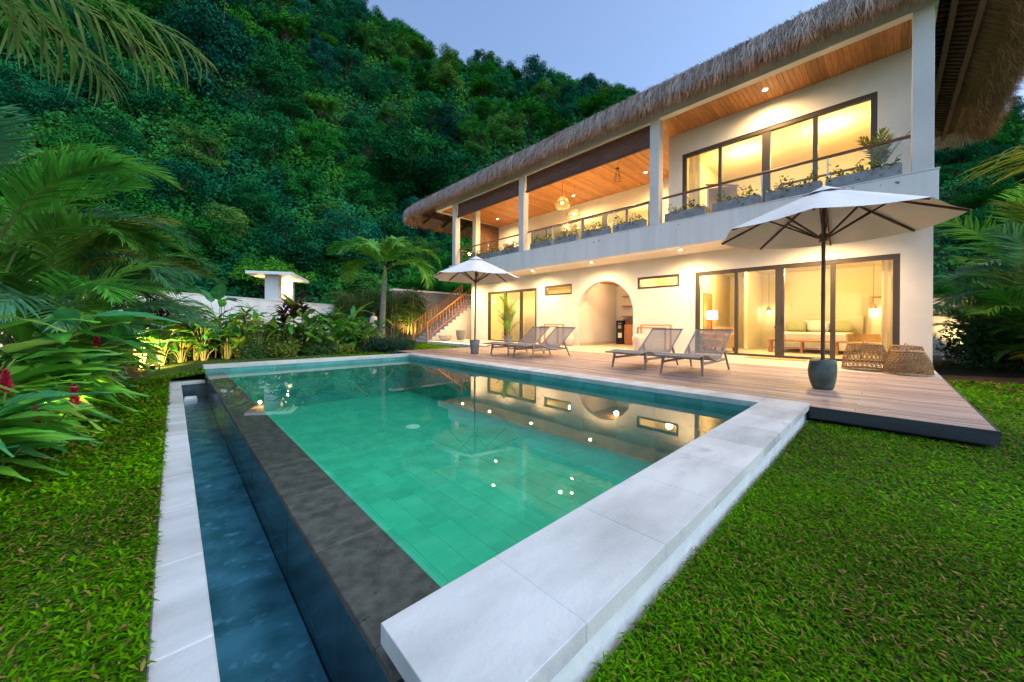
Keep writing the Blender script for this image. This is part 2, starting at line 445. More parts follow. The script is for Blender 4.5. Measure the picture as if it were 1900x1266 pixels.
def leafy(name, mat_, parts, parent=None, kind=None, loc=None):
    """parts: list of (verts, faces, colours per vertex); all faces same arity"""
    vs, fs, cs, b = [], [], [], 0
    for v, f, c in parts:
        vs.append(v); fs.append(f + b); cs.append(np.broadcast_to(c, v.shape) if np.ndim(c) < 2 else c); b += len(v)
    me = np_mesh(name, np.concatenate(vs), np.concatenate(fs), mat_, np.concatenate(cs))
    return mobj(name, me, parent, loc, kind)

def vcol(n, per, c0, c1, rs=None):
    """n leaves, per verts each, random colour between c0 and c1"""
    rs = rs or rng
    t = rs.random((n, 1)); v = 0.8 + 0.4 * rs.random((n, 1))
    c = (np.array(c0) * (1 - t) + np.array(c1) * t) * v
    return np.repeat(c, per, axis=0)

def rand_dirs(n, rs=None):
    rs = rs or rng
    return unit(rs.normal(size=(n, 3)))
# ================================================================== ground, lawn, pool, deck
def gz(x, y):
    s = min(max((0.4 - x) / 0.8, 0), 1) * min(max((y - 0.5) / 0.8, 0), 1)
    return -0.20 - 0.10 * s

def ground_sheet():
    xs = [-400, -120, -40, -15, -6, -3, -1.5, -0.6, -0.058, 0.4, 1.0, 2, 3.5, 5.28, 7, 10, 14, 20, 40, 120, 400]
    ys = [-400, -120, -40, -15, -6, -3, -1, 0.0, 0.62, 1.3, 2, 4, 6, 8, 9.76, 12, 16, 24, 40, 120, 400]
    mb = MB()
    idx = {}
    for i, x in enumerate(xs):
        for j, y in enumerate(ys):
            idx[i, j] = len(mb.v); mb.v.append((x, y, gz(x, y)))
    for i in range(len(xs) - 1):
        for j in range(len(ys) - 1):
            if -0.06 < xs[i] and xs[i + 1] < 5.3 and 0.6 < ys[j] and ys[j + 1] < 9.8 and xs[i] >= -0.058 and ys[j] >= 0.62:
                continue
            mb.f.append((idx[i, j], idx[i + 1, j], idx[i + 1, j + 1], idx[i, j + 1]))
    mb.add([(-0.058, 9.455, -0.296), (0.50, 9.455, -0.296), (0.50, 9.76, -0.29), (-0.058, 9.76, -0.29)], [(0, 1, 2, 3)])
    return tag(mb.build('ground', M['lawn_soil']), kind='structure')
ground_sheet()
# soil of the planted beds, laid just above the lawn sheet
b = MB(); b.add([(-9, 3.2, -0.296), (-1.15, 3.2, -0.296), (-0.85, 9.0, -0.296), (-0.7, 10.6, -0.296), (-9, 14, -0.296)], [(0, 1, 2, 3, 4)])
b.add([(-9, 14.0, -0.2955), (-0.7, 10.6, -0.2955), (0.2, 10.6, -0.25), (1.8, 11.2, -0.195), (4.7, 13.2, -0.195), (6.0, 13.4, -0.195), (6.3, 19.0, -0.195), (3, 22.0, -0.195), (-9, 18, -0.2955)], [(0, 1, 2, 3, 4, 5, 6, 7, 8)])
tag(b.build('garden_bed', M['soil']), kind='structure')
b = MB(); b.add([(11.2, -0.75, -0.195), (11.4, -1.6, -0.195), (12.6, -2.1, -0.195), (14.5, -6, -0.195), (30, -8, -0.195), (30, -0.66, -0.195)], [(0, 1, 2, 3, 4, 5)])
tag(b.build('gravel_strip', M['soil']), kind='structure')

XO, XL, XI, XD1, XD2 = 0.447, 0.469, 0.77, 4.88, 5.288
YO, YI, YC1, YC2, ZW = 0.61, 1.026, 9.40, 9.773, -0.135
pool = empty('swimming_pool', (0, 0, 0), 0, 'raised green stone swimming pool with pale limestone coping and dark overflow edge', 'swimming pool')
def uni_box(name, m, c):
    return MB().cbox(-0.5, 0.5, -0.5, 0.5, -0.5, 0.5, c).mesh(name, m)

def slab_mesh_cache():
    cache = {}
    def get(name, m, dx, dy, dz, c=0.006):
        k = (name, round(dx, 3), round(dy, 3), round(dz, 3))
        if k not in cache:
            cache[k] = MB().cbox(-dx / 2, dx / 2, -dy / 2, dy / 2, -dz, 0, c).mesh(name, m)
        return cache[k]
    return get
slab = slab_mesh_cache()
def put(name, m, x0, x1, y0, y1, ztop, dz, parent, gap=0.003, c=0.006, jit=0.0):
    me = slab(name, m, x1 - x0 - gap, y1 - y0 - gap, dz, c)
    o = mobj(name, me, parent, ((x0 + x1) / 2, (y0 + y1) / 2, ztop + (random.uniform(-jit, jit) if jit else 0)))
    return o

# --- coping slabs
cop = empty('coping', parent=pool)
xs = [XO, 0.89]
while xs[-1] < XD2 - 0.5: xs.append(xs[-1] + 0.549)
xs[-1] = XD2
for i in range(len(xs) - 1):
    put('coping_slab', M['limestone'], xs[i], xs[i + 1], YO, YI, 0, 0.062, cop, 0.002, 0.0016, jit=0.0004)
n = 15
for i in range(n):
    y0 = YI + (YC1 - YI) * i / n; y1 = YI + (YC1 - YI) * (i + 1) / n
    put('coping_slab', M['limestone'], XD1, XD2, y0, y1, 0, 0.062, cop, 0.002, 0.0016, jit=0.0004)
n = 9
for i in range(n):
    x0 = XO + (XD2 - XO) * i / n; x1 = XO + (XD2 - XO) * (i + 1) / n
    put('coping_slab', M['limestone'], x0, x1, YC1, YC2, 0, 0.062, cop, 0.002, 0.0016, jit=0.0004)
MB().box(XO + .004, XD2 - .004, YO + .004, YI - .004, -0.058, -0.0013).build('grout', M['limestone'], cop)
MB().box(XD1 + .004, XD2 - .004, YI + .002, YC1 - .002, -0.058, -0.0013).build('grout', M['limestone'], cop)
MB().box(XO + .004, XD2 - .004, YC1 + .002, YC2 - .004, -0.058, -0.0013).build('grout', M['limestone'], cop)
ys = [0.40, 1.07, 1.72, 2.37, 3.02]
while ys[-1] < 9.2: ys.append(ys[-1] + 0.65)
ys[-1] = 9.46
for i in range(len(ys) - 1):
    put('coping_slab', M['limestone'], -0.06, 0.118, ys[i], ys[i + 1], -0.278, 0.05, cop, 0.003, jit=0.0008)
put('coping_slab', M['limestone'], 0.118, 0.47, 9.28, 9.46, -0.278, 0.05, cop, 0.003)
# --- shell walls
w = MB()
w.box(0.52, 5.27, 0.645, 1.045, -1.35, -0.064)                 # lawn side wall
w.build('side_wall', M['render_rough'], pool)
w = MB(); w.box(4.90, 5.27, 1.047, 9.40, -1.35, -0.064); w.box(0.50, 5.27, 9.42, 9.755, -1.35, -0.064)
w.build('back_wall', M['render_rough'], pool)
w = MB(); w.box(0.50, 0.775, 1.047, 9.418, -1.35, -0.184); w.build('overflow_wall', M['pool_grout'], pool)
w = MB(); w.box(0.775, 4.898, 1.047, 9.418, -1.35, -1.0525); w.build('floor_bed', M['pool_grout'], pool)
# --- pool floor tiles
fl = empty('pool_floor', parent=pool)
nx, ny = 17, 35
tw, tl = (4.885 - 0.785) / nx, (9.405 - 1.06) / ny
cells = []
for i in range(nx):
    for j in range(ny):
        y0 = 1.06 + j * tl + (tl / 2 if i % 2 else 0); y1 = min(y0 + tl, 9.405)
        if i % 2 and j == 0:
            cells.append((0.785 + i * tw, 0.785 + (i + 1) * tw, 1.06, 1.06 + tl / 2))
        cells.append((0.785 + i * tw, 0.785 + (i + 1) * tw, y0, y1))
cells.sort(key=lambda c: c[0] ** 2 + c[2] ** 2)
far = MB()
for k, (x0, x1, y0, y1) in enumerate(cells):
    if k < 296: put('floor_tile', M['pool_tile'], x0, x1, y0, y1, -1.05, 0.012, fl, 0.005, 0.001)
    else: far.box(x0 + .0025, x1 - .0025, y0 + .0025, y1 - .0025, -1.062, -1.05)
far.build('far_floor_tiles', M['pool_tile'], fl, kind='stuff')
# --- tiles on the inner walls: a band of long stone tiles on each side
band = empty('waterline_band', parent=pool)
zb = [-0.066, -0.25, -0.45, -0.65, -0.85, -1.05]
stone = {}
def wall_tile(x0, x1, y0, y1, z0, z1, m, par, name='wall_tile'):
    k = (name, m.name, round(x1 - x0, 3), round(y1 - y0, 3), round(z1 - z0, 3))
    if k not in stone:
        a, b_, c = (x1 - x0) / 2, (y1 - y0) / 2, (z1 - z0) / 2
        stone[k] = MB().box(-a, a, -b_, b_, -c, c).mesh(name, m)
    return mobj(name, stone[k], par, ((x0 + x1) / 2, (y0 + y1) / 2, (z0 + z1) / 2))
for r in range(5):
    n = 14
    for i in range(n):                                   # deck side
        y0 = 1.047 + (9.42 - 1.047) * i / n; y1 = 1.047 + (9.42 - 1.047) * (i + 1) / n
        wall_tile(4.888, 4.902, y0 + .002, y1 - .002, zb[r + 1] + .002, zb[r] - .002, M['pool_band'], band)
    n = 11
    for i in range(n):                                   # far side
        x0 = 0.47 + (4.886 - 0.47) * i / n; x1 = 0.47 + (4.886 - 0.47) * (i + 1) / n
        if r > 0 and x0 < 0.76: continue
        wall_tile(x0 + .002, x1 - .002, 9.408, 9.422, zb[r + 1] + .002, zb[r] - .002, M['pool_band'], band)
w = MB(); w.box(0.776, 0.786, 1.06, 9.40, -1.05, -0.19); w.box(0.79, 4.886, 1.046, 1.056, -1.05, -0.066)
w.build('lining', M['pool_tile'], pool)
# --- dark stone overflow ledge
led = empty('overflow_ledge', parent=pool)
ys = [1.0, 1.12, 1.77, 2.42, 3.06]
while ys[-1] < 9.2: ys.append(ys[-1] + 0.64)
ys[-1] = 9.41
for i in range(len(ys) - 1):
    put('ledge_slab', M['basalt'], XL, XI, ys[i], ys[i + 1], -0.150, 0.034, led, 0.004, 0.004, jit=0.0006)
# --- overflow face and trough
fc = empty('overflow_face', parent=pool)
n = 20
for i in range(n):
    y0 = 0.64 + (9.42 - 0.64) * i / n; y1 = 0.64 + (9.42 - 0.64) * (i + 1) / n
    for (z0, z1) in ((-0.50, -0.184), (-0.80, -0.50)):
        wall_tile(0.488 + random.uniform(-.001, .001), 0.50, y0 + .0015, y1 - .0015, z0 + .0015, z1 - .0015, M['wet_slate'], fc, 'face_tile')
tr = empty('overflow_trough', parent=pool)
w = MB(); w.box(-0.05, 0.118, 0.35, 9.47, -0.95, -0.330); w.box(0.118, 0.50, 9.30, 9.47, -0.95, -0.330); w.box(0.118, 0.52, 0.30, 0.62, -0.95, -0.72)
w.build('trough_wall', M['wet_slate'], tr)
n = 22
for i in range(n):
    y0 = 0.62 + (9.30 - 0.62) * i / n; y1 = 0.62 + (9.30 - 0.62) * (i + 1) / n
    put('trough_tile', M['trough_tile'], 0.118, 0.487, y0, y1, -0.63, 0.05, tr, 0.004, 0.002, jit=0.001)
w = MB(); w.cbox(0.15, 0.33, 8.72, 8.95, -0.62, -0.5, 0.02); w.build('skimmer_lid', M['white_paint'], tr)
w = MB(); w.lathe([(0.0, 0.0), (0.12, 0.0), (0.13, -0.012)], 24, (3.25, 6.1, -1.035), cap=False); w.build('drain_cover', M['white_paint'], pool)
# --- water
w = MB(); w.add([(XI + 0.004, 1.047, ZW), (4.888, 1.047, ZW), (4.888, 9.408, ZW), (XI + 0.004, 9.408, ZW), (XL + 0.004, 1.047, ZW), (XL + 0.004, 9.408, ZW)], [(0, 1, 2, 3), (4, 0, 3, 5)])
o = tag(w.build('water', M['pool_water']), kind='structure'); o.data.materials.append(M['film_water']); o.data.polygons[1].material_index = 1
w = MB(); w.add([(0.119, 0.62, -0.56), (0.487, 0.62, -0.56), (0.487, 9.30, -0.56), (0.119, 9.30, -0.56)], [(0, 1, 2, 3)])
tag(w.build('trough_water', M['trough_water']), kind='structure')

# --- deck
deck = tag(empty('wooden_deck'), kind='structure')
DZ = -0.018
row_w = 0.0935
nrow = int((9.66 - 5.29) / row_w)
def board_mesh(L):
    return slab('deck_board', M['deck'], row_w - 0.007, L, 0.022, 0.003)
for r in range(-1, nrow):
    x0 = 5.292 + r * row_w; x1 = x0 + row_w
    ya, yb = (-0.655, 11.0) if r >= 0 else (-0.655, 0.605)
    cuts = [ya]
    y = ya + random.choice([0.9, 1.8, 2.7, 3.6])
    while y < yb - 0.8:
        cuts.append(y); y += random.choice([2.7, 3.6])
    cuts.append(yb)
    for i in range(len(cuts) - 1):
        L = round((cuts[i + 1] - cuts[i] - 0.004) / 0.05) * 0.05
        o = mobj('deck_board', slab('deck_board', M['deck'], row_w - 0.010, 1.0, 0.022, 0.003), deck,
                 ((x0 + x1) / 2, (cuts[i] + cuts[i + 1]) / 2, DZ + random.uniform(-.0008, .0008)))
        o.scale = (1, cuts[i + 1] - cuts[i] - 0.004, 1)
w = MB(); w.box(5.186, 5.200, -0.668, 0.606, -0.145, DZ - 0.004); w.box(5.2, 9.66, -0.672, -0.660, -0.145, DZ - 0.004); w.box(5.2, 9.66, 11.002, 11.014, -0.145, DZ - 0.004)
w.build('fascia_board', M['deck_dark'], deck)
w = MB(); w.box(5.30, 9.66, -0.65, 11.0, -0.18, -0.075); w.build('deck_frame', M['deck_dark'], deck)
# patio of pale stone along the house
pat = tag(empty('patio'), kind='structure')
ny = 28
for i in range(3):
    for j in range(ny):
        y0 = -0.66 + j * 0.62; y1 = y0 + 0.62
        x0 = 9.665 + i * 0.90; x1 = x0 + 0.90
        if i == 0 and y0 > 11.2: continue
        put('paving_slab', M['patio'], x0, min(x1, 12.36), y0, y1, DZ, 0.10, pat, 0.004, 0.002)
w = MB(); w.box(9.67, 12.5, -0.655, 16.7, -0.3, -0.06); w.build('patio_base', M['render_rough'], pat)
w = MB(); w.box(12.37, 19.8, -0.5, 16.3, -0.3, -0.02); w.build('interior_floor', M['interior_floor'], pat)
# ================================================================== the villa
XF, XS = 12.36, 10.95
ZS0, ZS1, ZC = 3.225, 4.01, 7.32
villa = empty('villa', (12.36, 8, 0), 0, 'two-storey white villa with thatched roof, lit rooms and long balcony', 'villa')
def vpart(mb, name, m, parent=None, **k):
    o = mb.build(name, m, parent or villa, **k)
    if (parent or villa) is villa: o.location = (-12.36, -8, 0)
    return o
def vempty(name):
    e = empty(name, (-12.36, -8, 0), 0, parent=villa); return e

def wall_grid(mb, x0, x1, ya, yb, za, zb_, holes):
    ys = sorted({ya, yb, *[v for h in holes for v in h[:2]]}); zs = sorted({za, zb_, *[v for h in holes for v in h[2:4]]})
    for i in range(len(ys) - 1):
        for j in range(len(zs) - 1):
            cy0, cz0 = (ys[i] + ys[i + 1]) / 2, (zs[j] + zs[j + 1]) / 2
            if any(h[0] < cy0 < h[1] and h[2] < cz0 < h[3] for h in holes): continue
            mb.box(x0, x1, ys[i], ys[i + 1], zs[j], zs[j + 1])
def wall_plate(x0, x1, ya, yb, za, zb_, holes, m, name):
    """wall with holes as a clean shell: outer, inner faces and reveals only"""
    ys = sorted({ya, yb, *[v for h in holes for v in h[:2]]}); zs = sorted({za, zb_, *[v for h in holes for v in h[2:4]]})
    mb = MB()
    def solid(i, j):
        if i < 0 or j < 0 or i >= len(ys) - 1 or j >= len(zs) - 1: return False
        cy0, cz0 = (ys[i] + ys[i + 1]) / 2, (zs[j] + zs[j + 1]) / 2
        return not any(h[0] < cy0 < h[1] and h[2] < cz0 < h[3] for h in holes)
    for i in range(len(ys) - 1):
        for j in range(len(zs) - 1):
            if not solid(i, j): continue
            a, b_, c, d = ys[i], ys[i + 1], zs[j], zs[j + 1]
            mb.add([(x0, a, c), (x0, b_, c), (x0, b_, d), (x0, a, d)], [(3, 2, 1, 0)])
            mb.add([(x1, a, c), (x1, b_, c), (x1, b_, d), (x1, a, d)], [(0, 1, 2, 3)])
            if not solid(i - 1, j): mb.add([(x0, a, c), (x1, a, c), (x1, a, d), (x0, a, d)], [(0, 1, 2, 3)])
            if not solid(i + 1, j): mb.add([(x0, b_, c), (x1, b_, c), (x1, b_, d), (x0, b_, d)], [(3, 2, 1, 0)])
            if not solid(i, j - 1): mb.add([(x0, a, c), (x1, a, c), (x1, b_, c), (x0, b_, c)], [(3, 2, 1, 0)])
            if not solid(i, j + 1): mb.add([(x0, a, d), (x1, a, d), (x1, b_, d), (x0, b_, d)], [(0, 1, 2, 3)])
    return vpart(mb, name, m)

ARC_Y, ARC_R, ARC_S = 7.775, 1.255, 1.355
DR, DL = (-0.18, 4.35, -0.02, 2.60), (11.36, 14.95, -0.02, 2.58)
S1, S2 = (9.33, 10.86, 2.17, 2.62), (4.86, 6.35, 2.18, 2.61)
ARC = (ARC_Y - ARC_R, ARC_Y + ARC_R, -0.02, ARC_S + ARC_R)
wall_plate(XF, XF + 0.22, -0.68, 16.4, -0.02, ZS0, [DR, DL, S1, S2, ARC], M['plaster'], 'ground_floor_wall')
# arch spandrels
mb = MB(); n = 28
pts = [(ARC_Y + ARC_R * math.cos(math.pi * k / n), ARC_S + ARC_R * math.sin(math.pi * k / n)) for k in range(n + 1)]
for k in range(n):
    (y0, z0), (y1, z1) = pts[k], pts[k + 1]
    zt = ARC_S + ARC_R
    if abs(zt - z0) + abs(zt - z1) > 1e-6:
        mb.add([(XF, y0, z0), (XF, y1, z1), (XF, y1, zt), (XF, y0, zt)], [(0, 1, 2, 3)])
    mb.add([(XF, y0, z0), (XF, y1, z1), (XF + 0.22, y1, z1), (XF + 0.22, y0, z0)], [(3, 2, 1, 0)])
vpart(mb, 'arch_head', M['plaster'])
# alcove behind the arch
alc = vempty('alcove')
mb = MB(); mb.box(XF + 0.2, 15.6, 9.03, 9.13, -0.02, 2.9); mb.build('alcove_wall', M['plaster'], alc)
mb = MB(); mb.box(15.5, 15.6, 6.6, 9.03, -0.02, 2.9); mb.box(XF + 0.22, 15.5, 6.5, 6.6, -0.02, 2.9); mb.build('alcove_wall', M['plaster'], alc)
mb = MB(); mb.box(XF + 0.22, 15.6, 6.6, 9.13, 2.75, 2.85); mb.build('alcove_ceiling', M['teak'], alc)
mb = MB(); mb.box(XF + 0.23, 15.5, 9.015, 9.03, -0.02, 0.1); mb.box(15.485, 15.5, 6.7, 9.0, -0.02, 0.1); mb.build('skirting', M['patio'], alc)
for z in (1.25, 1.72, 2.18):
    MB().box(15.2, 15.499, 7.0, 8.6, z, z + 0.04).build('shelf', M['orange_wood'], alc)
lamp_point('alcove_light', (13.6, 7.9, 2.6), 26, (1.0, 0.62, 0.28), 0.1, alc)

# slab, soffit and terrace floor
mb = MB(); mb.box(XS, XS + 0.35, -0.67, 16.58, ZS0, ZS1); vpart(mb, 'balcony_front', M['plaster_stained'], bevel=0.012)
mb = MB(); mb.box(XS + 0.351, 19.5, -0.665, 16.57, ZS0 + 0.001, 3.70); vpart(mb, 'floor_slab', M['plaster'])
mb = MB(); mb.box(XS - 0.015, XS + 0.36, -0.685, 16.595, ZS1 + 0.002, ZS1 + 0.022); vpart(mb, 'ledge_cap', M['plaster_stained'])
# columns
def column(x0, y0, w=0.30, z0=ZS1 + 0.02, z1=ZC + 0.004):
    vpart(MB().box(x0, x0 + w, y0, y0 + w, z0, z1), 'column', M['plaster'], bevel=0.012)
for y in (-0.61, 4.96, 10.90, 16.03): column(XS + 0.03, y)
column(12.35, 16.03, 0.32, 3.7)
vpart(MB().box(XF + 0.02, XF + 0.3, 16.1, 16.4, -0.02, ZS0 - 0.01), 'column', M['plaster'])
# beam under the eave
mb = MB(); mb.box(XS + 0.03, XS + 0.25, -0.66, 18.05, ZC + 0.005, 7.86); vpart(mb, 'eave_beam', M['plaster'], bevel=0.01)
mb = MB(); mb.box(XS + 0.25, 16.1, 17.9, 18.05, ZC + 0.005, 7.8); mb.box(XS + 0.25, 20.5, -0.66, -0.5, ZC + 0.005, 7.8); vpart(mb, 'side_beam', M['plaster'])
# boarded ceiling
ceil = vempty('ceiling')
bw = 0.115
nb = int((17.9 + 0.5) / bw)
bm_ = MB().box(0, 15.9 - (XS + 0.25), 0, bw - 0.006, 0, 0.02).mesh('ceiling_board', M['teak'])
for i in range(nb):
    mobj('ceiling_board', bm_, ceil, (XS + 0.25, -0.5 + i * bw, ZC + 0.008))
MB().box(XS + 0.25, 16.0, -0.5, 17.9, ZC + 0.032, ZC + 0.06).build('ceiling_backing', M['dark_wood'], ceil)
# upper walls
UD = (0.21, 4.79, 3.70, 6.59)
wall_plate(XF, XF + 0.2, -0.64, 5.24, 3.70, ZC + 0.006, [UD], M['plaster'], 'upper_wall')
vpart(MB().box(XF + 0.2, 15.75, 5.10, 5.24, 3.70, ZC + 0.006), 'upper_side_wall', M['plaster'])
TD = (7.50, 14.96, 3.70, 6.55)
TW = (16.45, 17.45, 4.3, 6.0)
wall_plate(15.75, 15.95, 5.10, 18.2, 3.70, ZC + 0.006, [TD, TW], M['plaster'], 'terrace_wall')
vpart(MB().box(14.0, 15.75, 17.95, 18.02, 3.7, ZC), 'timber_screen', M['dark_wood'])
vpart(MB().box(15.90, 15.94, 16.45, 17.45, 4.3, 6.0), 'shutter', M['orange_wood'])
vpart(MB().box(11.3, 20, 16.4, 18.2, 3.4, 3.69), 'landing_slab', M['plaster'])
# rooms: walls, ceilings
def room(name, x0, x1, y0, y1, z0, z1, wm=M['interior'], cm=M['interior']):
    e = vempty(name)
    mb = MB()
    mb.box(x1, x1 + 0.1, y0, y1, z0, z1); mb.box(x0, x1, y0 - 0.1, y0, z0, z1); mb.box(x0, x1, y1, y1 + 0.1, z0, z1)
    mb.build('interior_wall', wm, e)
    MB().box(x0, x1, y0, y1, z1, z1 + 0.06).build('interior_ceiling', cm, e)
    return e
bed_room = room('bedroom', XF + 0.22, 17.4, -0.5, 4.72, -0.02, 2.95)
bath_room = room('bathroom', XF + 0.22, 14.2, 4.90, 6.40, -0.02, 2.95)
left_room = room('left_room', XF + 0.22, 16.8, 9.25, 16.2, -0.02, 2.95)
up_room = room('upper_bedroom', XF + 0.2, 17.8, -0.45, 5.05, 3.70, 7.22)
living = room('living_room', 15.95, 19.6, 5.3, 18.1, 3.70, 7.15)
for e, lx, ly, lz, pw in ((bed_room, 14.6, 1.4, 2.6, 85), (bed_room, 14.4, 3.9, 2.6, 60), (left_room, 13.6, 12.4, 2.6, 80), (left_room, 13.6, 14.6, 2.6, 55), (left_room, 13.4, 10.1, 2.7, 33), (bath_room, 13.4, 5.6, 2.6, 28),
                          (up_room, 15.0, 1.3, 6.6, 75), (up_room, 15.0, 3.6, 6.6, 75), (living, 17.6, 8.6, 6.6, 80), (living, 17.6, 12.6, 6.6, 80)):
    lamp_point('room_light', (lx, ly, lz), pw, (1.0, 0.67, 0.27), 0.12, e)
# partition and inner door in the bedroom
MB().box(15.2, 17.4, 3.55, 3.65, -0.02, 2.95).build('partition', M['interior'], bed_room)
MB().box(14.2, 15.1, 4.69, 4.72, 0.0, 2.1).build('inner_door', M['orange_wood'], bed_room)

# ------------------------------------------------------------------ sliding doors and windows
def sliding_door(X, o, muls, name='sliding_door', fw=0.115, handles=(), label=None, sill=True):
    """o = (y0,y1,z0,z1) opening; muls = list of (y centre, width)"""
    y0, y1, z0, z1 = o
    e = vempty(name)
    if label: e['label'] = label
    xa, xb = X + 0.02, X + 0.14
    mb = MB()
    mb.box(xa, xb, y0, y1, z1 - fw, z1); mb.box(xa, xb, y0, y0 + fw, z0, z1 - fw); mb.box(xa, xb, y1 - fw, y1, z0, z1 - fw)
    mb.box(xa, xb, y0 + fw, y1 - fw, z0, z0 + (0.06 if sill else fw))
    mb.build('frame', M['alu_dark'], e)
    edges = [y0 + fw]
    for yc, w_ in muls:
        MB().box(xa + 0.012, xb - 0.012, yc - w_ / 2, yc + w_ / 2, z0 + 0.06, z1 - fw).build('stile', M['alu_dark'], e)
        edges += [yc - w_ / 2, yc + w_ / 2]
    edges.append(y1 - fw)
    for i in range(0, len(edges), 2):
        a, b_ = edges[i], edges[i + 1]
        k = (i // 2) % 2
        xp = xa + 0.045 + 0.02 * k
        MB().add([(xp, a, z0 + 0.06), (xp, b_, z0 + 0.06), (xp, b_, z1 - fw), (xp, a, z1 - fw)], [(0, 1, 2, 3)]).build('pane', M['glass'], e)
    for hy, s in handles:
        zc = z0 + 1.05
        MB().tube([(xa + 0.012, hy, zc - .12), (xa - 0.03, hy + s * .02, zc - .10), (xa - 0.045, hy + s * .025, zc), (xa - 0.03, hy + s * .02, zc + .10), (xa + 0.012, hy, zc + .12)], 0.009, 6).build('handle', M['black_metal'], e, smooth=True)
    return e
sliding_door(XF, DR, [(3.19, 0.09), (2.12, 0.20), (1.0, 0.10)], handles=((2.17, 1), (2.07, -1)))
sliding_door(XF, DL, [(13.62, 0.14), (12.45, 0.14)])
sliding_door(XF, UD, [(3.66, 0.09), (2.46, 0.20), (1.37, 0.10)], handles=((2.51, 1), (2.41, -1)))
sliding_door(15.75, TD, [(13.75, 0.1), (12.5, 0.14), (11.25, 0.1), (9.9, 0.3), (8.7, 0.1)])
sliding_door(XF, S1, [], 'slit_window', 0.075, sill=False)
sliding_door(XF, S2, [], 'slit_window', 0.075, sill=False)

# ------------------------------------------------------------------ glass balustrade
bal = vempty('balustrade')
GX = XS + 0.30
spans = [(-0.30, 4.95), (5.27, 10.89), (11.21, 16.02)]
for a, b_ in spans:
    n = 4; 
    for i in range(n):
        y0 = a + (b_ - a) * i / n + 0.02; y1 = a + (b_ - a) * (i + 1) / n - 0.02
        MB().box(GX, GX + 0.010, y0, y1, ZS1 + 0.06, 4.86).build('glass_panel', M['rail_glass'], bal)
    for i in range(1, n):
        y = a + (b_ - a) * i / n
        MB().box(GX - 0.012, GX + 0.02, y - 0.014, y + 0.014, ZS1 + 0.02, 4.86).build('post', M['steel'], bal)
    MB().cbox(GX - 0.03, GX + 0.04, a, b_, 4.865, 4.92, 0.01).build('handrail', M['rail_wood'], bal)
MB().cbox(GX, 12.35, 16.12, 16.19, 4.865, 4.92, 0.01).build('handrail', M['rail_wood'], bal)
MB().box(GX, 12.35, 16.15, 16.16, ZS1 + 0.06, 4.86).build('glass_panel', M['rail_glass'], bal)

# ------------------------------------------------------------------ downlights
def downlight(x, y, z, energy, angle=120, parent=villa, spot=True, tgt=None):
    e = vempty('downlight')
    MB().lathe([(0.075, 0.0), (0.075, -0.012), (0.052, -0.014)], 20, (x, y, z), cap=False).build('trim', M['white_paint'], e)
    MB().lathe([(0.0, -0.009), (0.052, -0.010)], 16, (x, y, z), cap=False).build('lens', M['lens'], e)
    if spot:
        lamp_spot('beam', (x, y, z - 0.03), energy, tgt or (x, y, z - 1), angle, 1.0, WARM, 0.04, e)
for y in (1.2, 4.46, 7.72, 10.77, 13.6, 15.9):
    downlight(11.42, y, ZS0, 265, 168)
for x, y in ((11.7, 2.35), (14.46, 7.1), (14.51, 10.88), (12.09, 10.78), (14.45, 16.6), (12.23, 7.17), (12.2, 14.2)):
    downlight(x, y, ZC + 0.006, 270 if x > 11.8 else 190, 168)

# ------------------------------------------------------------------ thatched roof
roof = vempty('thatched_roof')
RX0, RX1, RY0, RY1 = 10.36, 20.9, -2.30, 21.25
def loop(o, z, rad, nper=40):
    """points around the eave, inset by o; rounded corners of radius rad"""
    x0, x1, y0, y1 = RX0 + o, RX1 - o, RY0 + o, RY1 - o
    r = max(min(rad - o, (x1 - x0) / 2 - 0.01), 0.05)
    out = []
    for (cx0, cy0, a0) in ((x0 + r, y0 + r, 180), (x1 - r, y0 + r, 270), (x1 - r, y1 - r, 0), (x0 + r, y1 - r, 90)):
        for k in range(9):
            a = R(a0 + 90 * k / 8); out.append((cx0 + r * math.cos(a), cy0 + r * math.sin(a), z))
    return out
TANP = math.tan(R(27))
prof = [(0.72, 7.84), (0.30, 7.64), (0.10, 7.57), (0.0, 7.70), (0.02, 7.88), (0.16, 8.05), (0.42, 8.20), (1.2, 8.20 + 0.78 * TANP), (2.6, 8.20 + 2.18 * TANP), (4.2, 8.20 + 3.78 * TANP), (5.1, 8.20 + 4.68 * TANP)]
mb = MB(); rows = []
for o, z in prof:
    b0 = len(mb.v); L_ = loop(o, z, 0.9)
    for (x, y, zz) in L_:
        mb.v.append((x, y, zz + 0.03 * math.sin(y * 2.1 + x) + 0.02 * math.sin(y * 5.3) - 0.22 * min(max((y - RY1 + 2.2) / 2.2, 0), 1) ** 2))
    rows.append((b0, len(L_)))
for (b0, n0), (b1, n1) in zip(rows[:-1], rows[1:]):
    for k in range(n0):
        k2 = (k + 1) % n0
        mb.f.append((b0 + k, b0 + k2, b1 + k2, b1 + k))
mb.f.append(tuple(rows[-1][0] + k for k in range(rows[-1][1])))
mb.build('thatch_body', M['thatch'], roof)
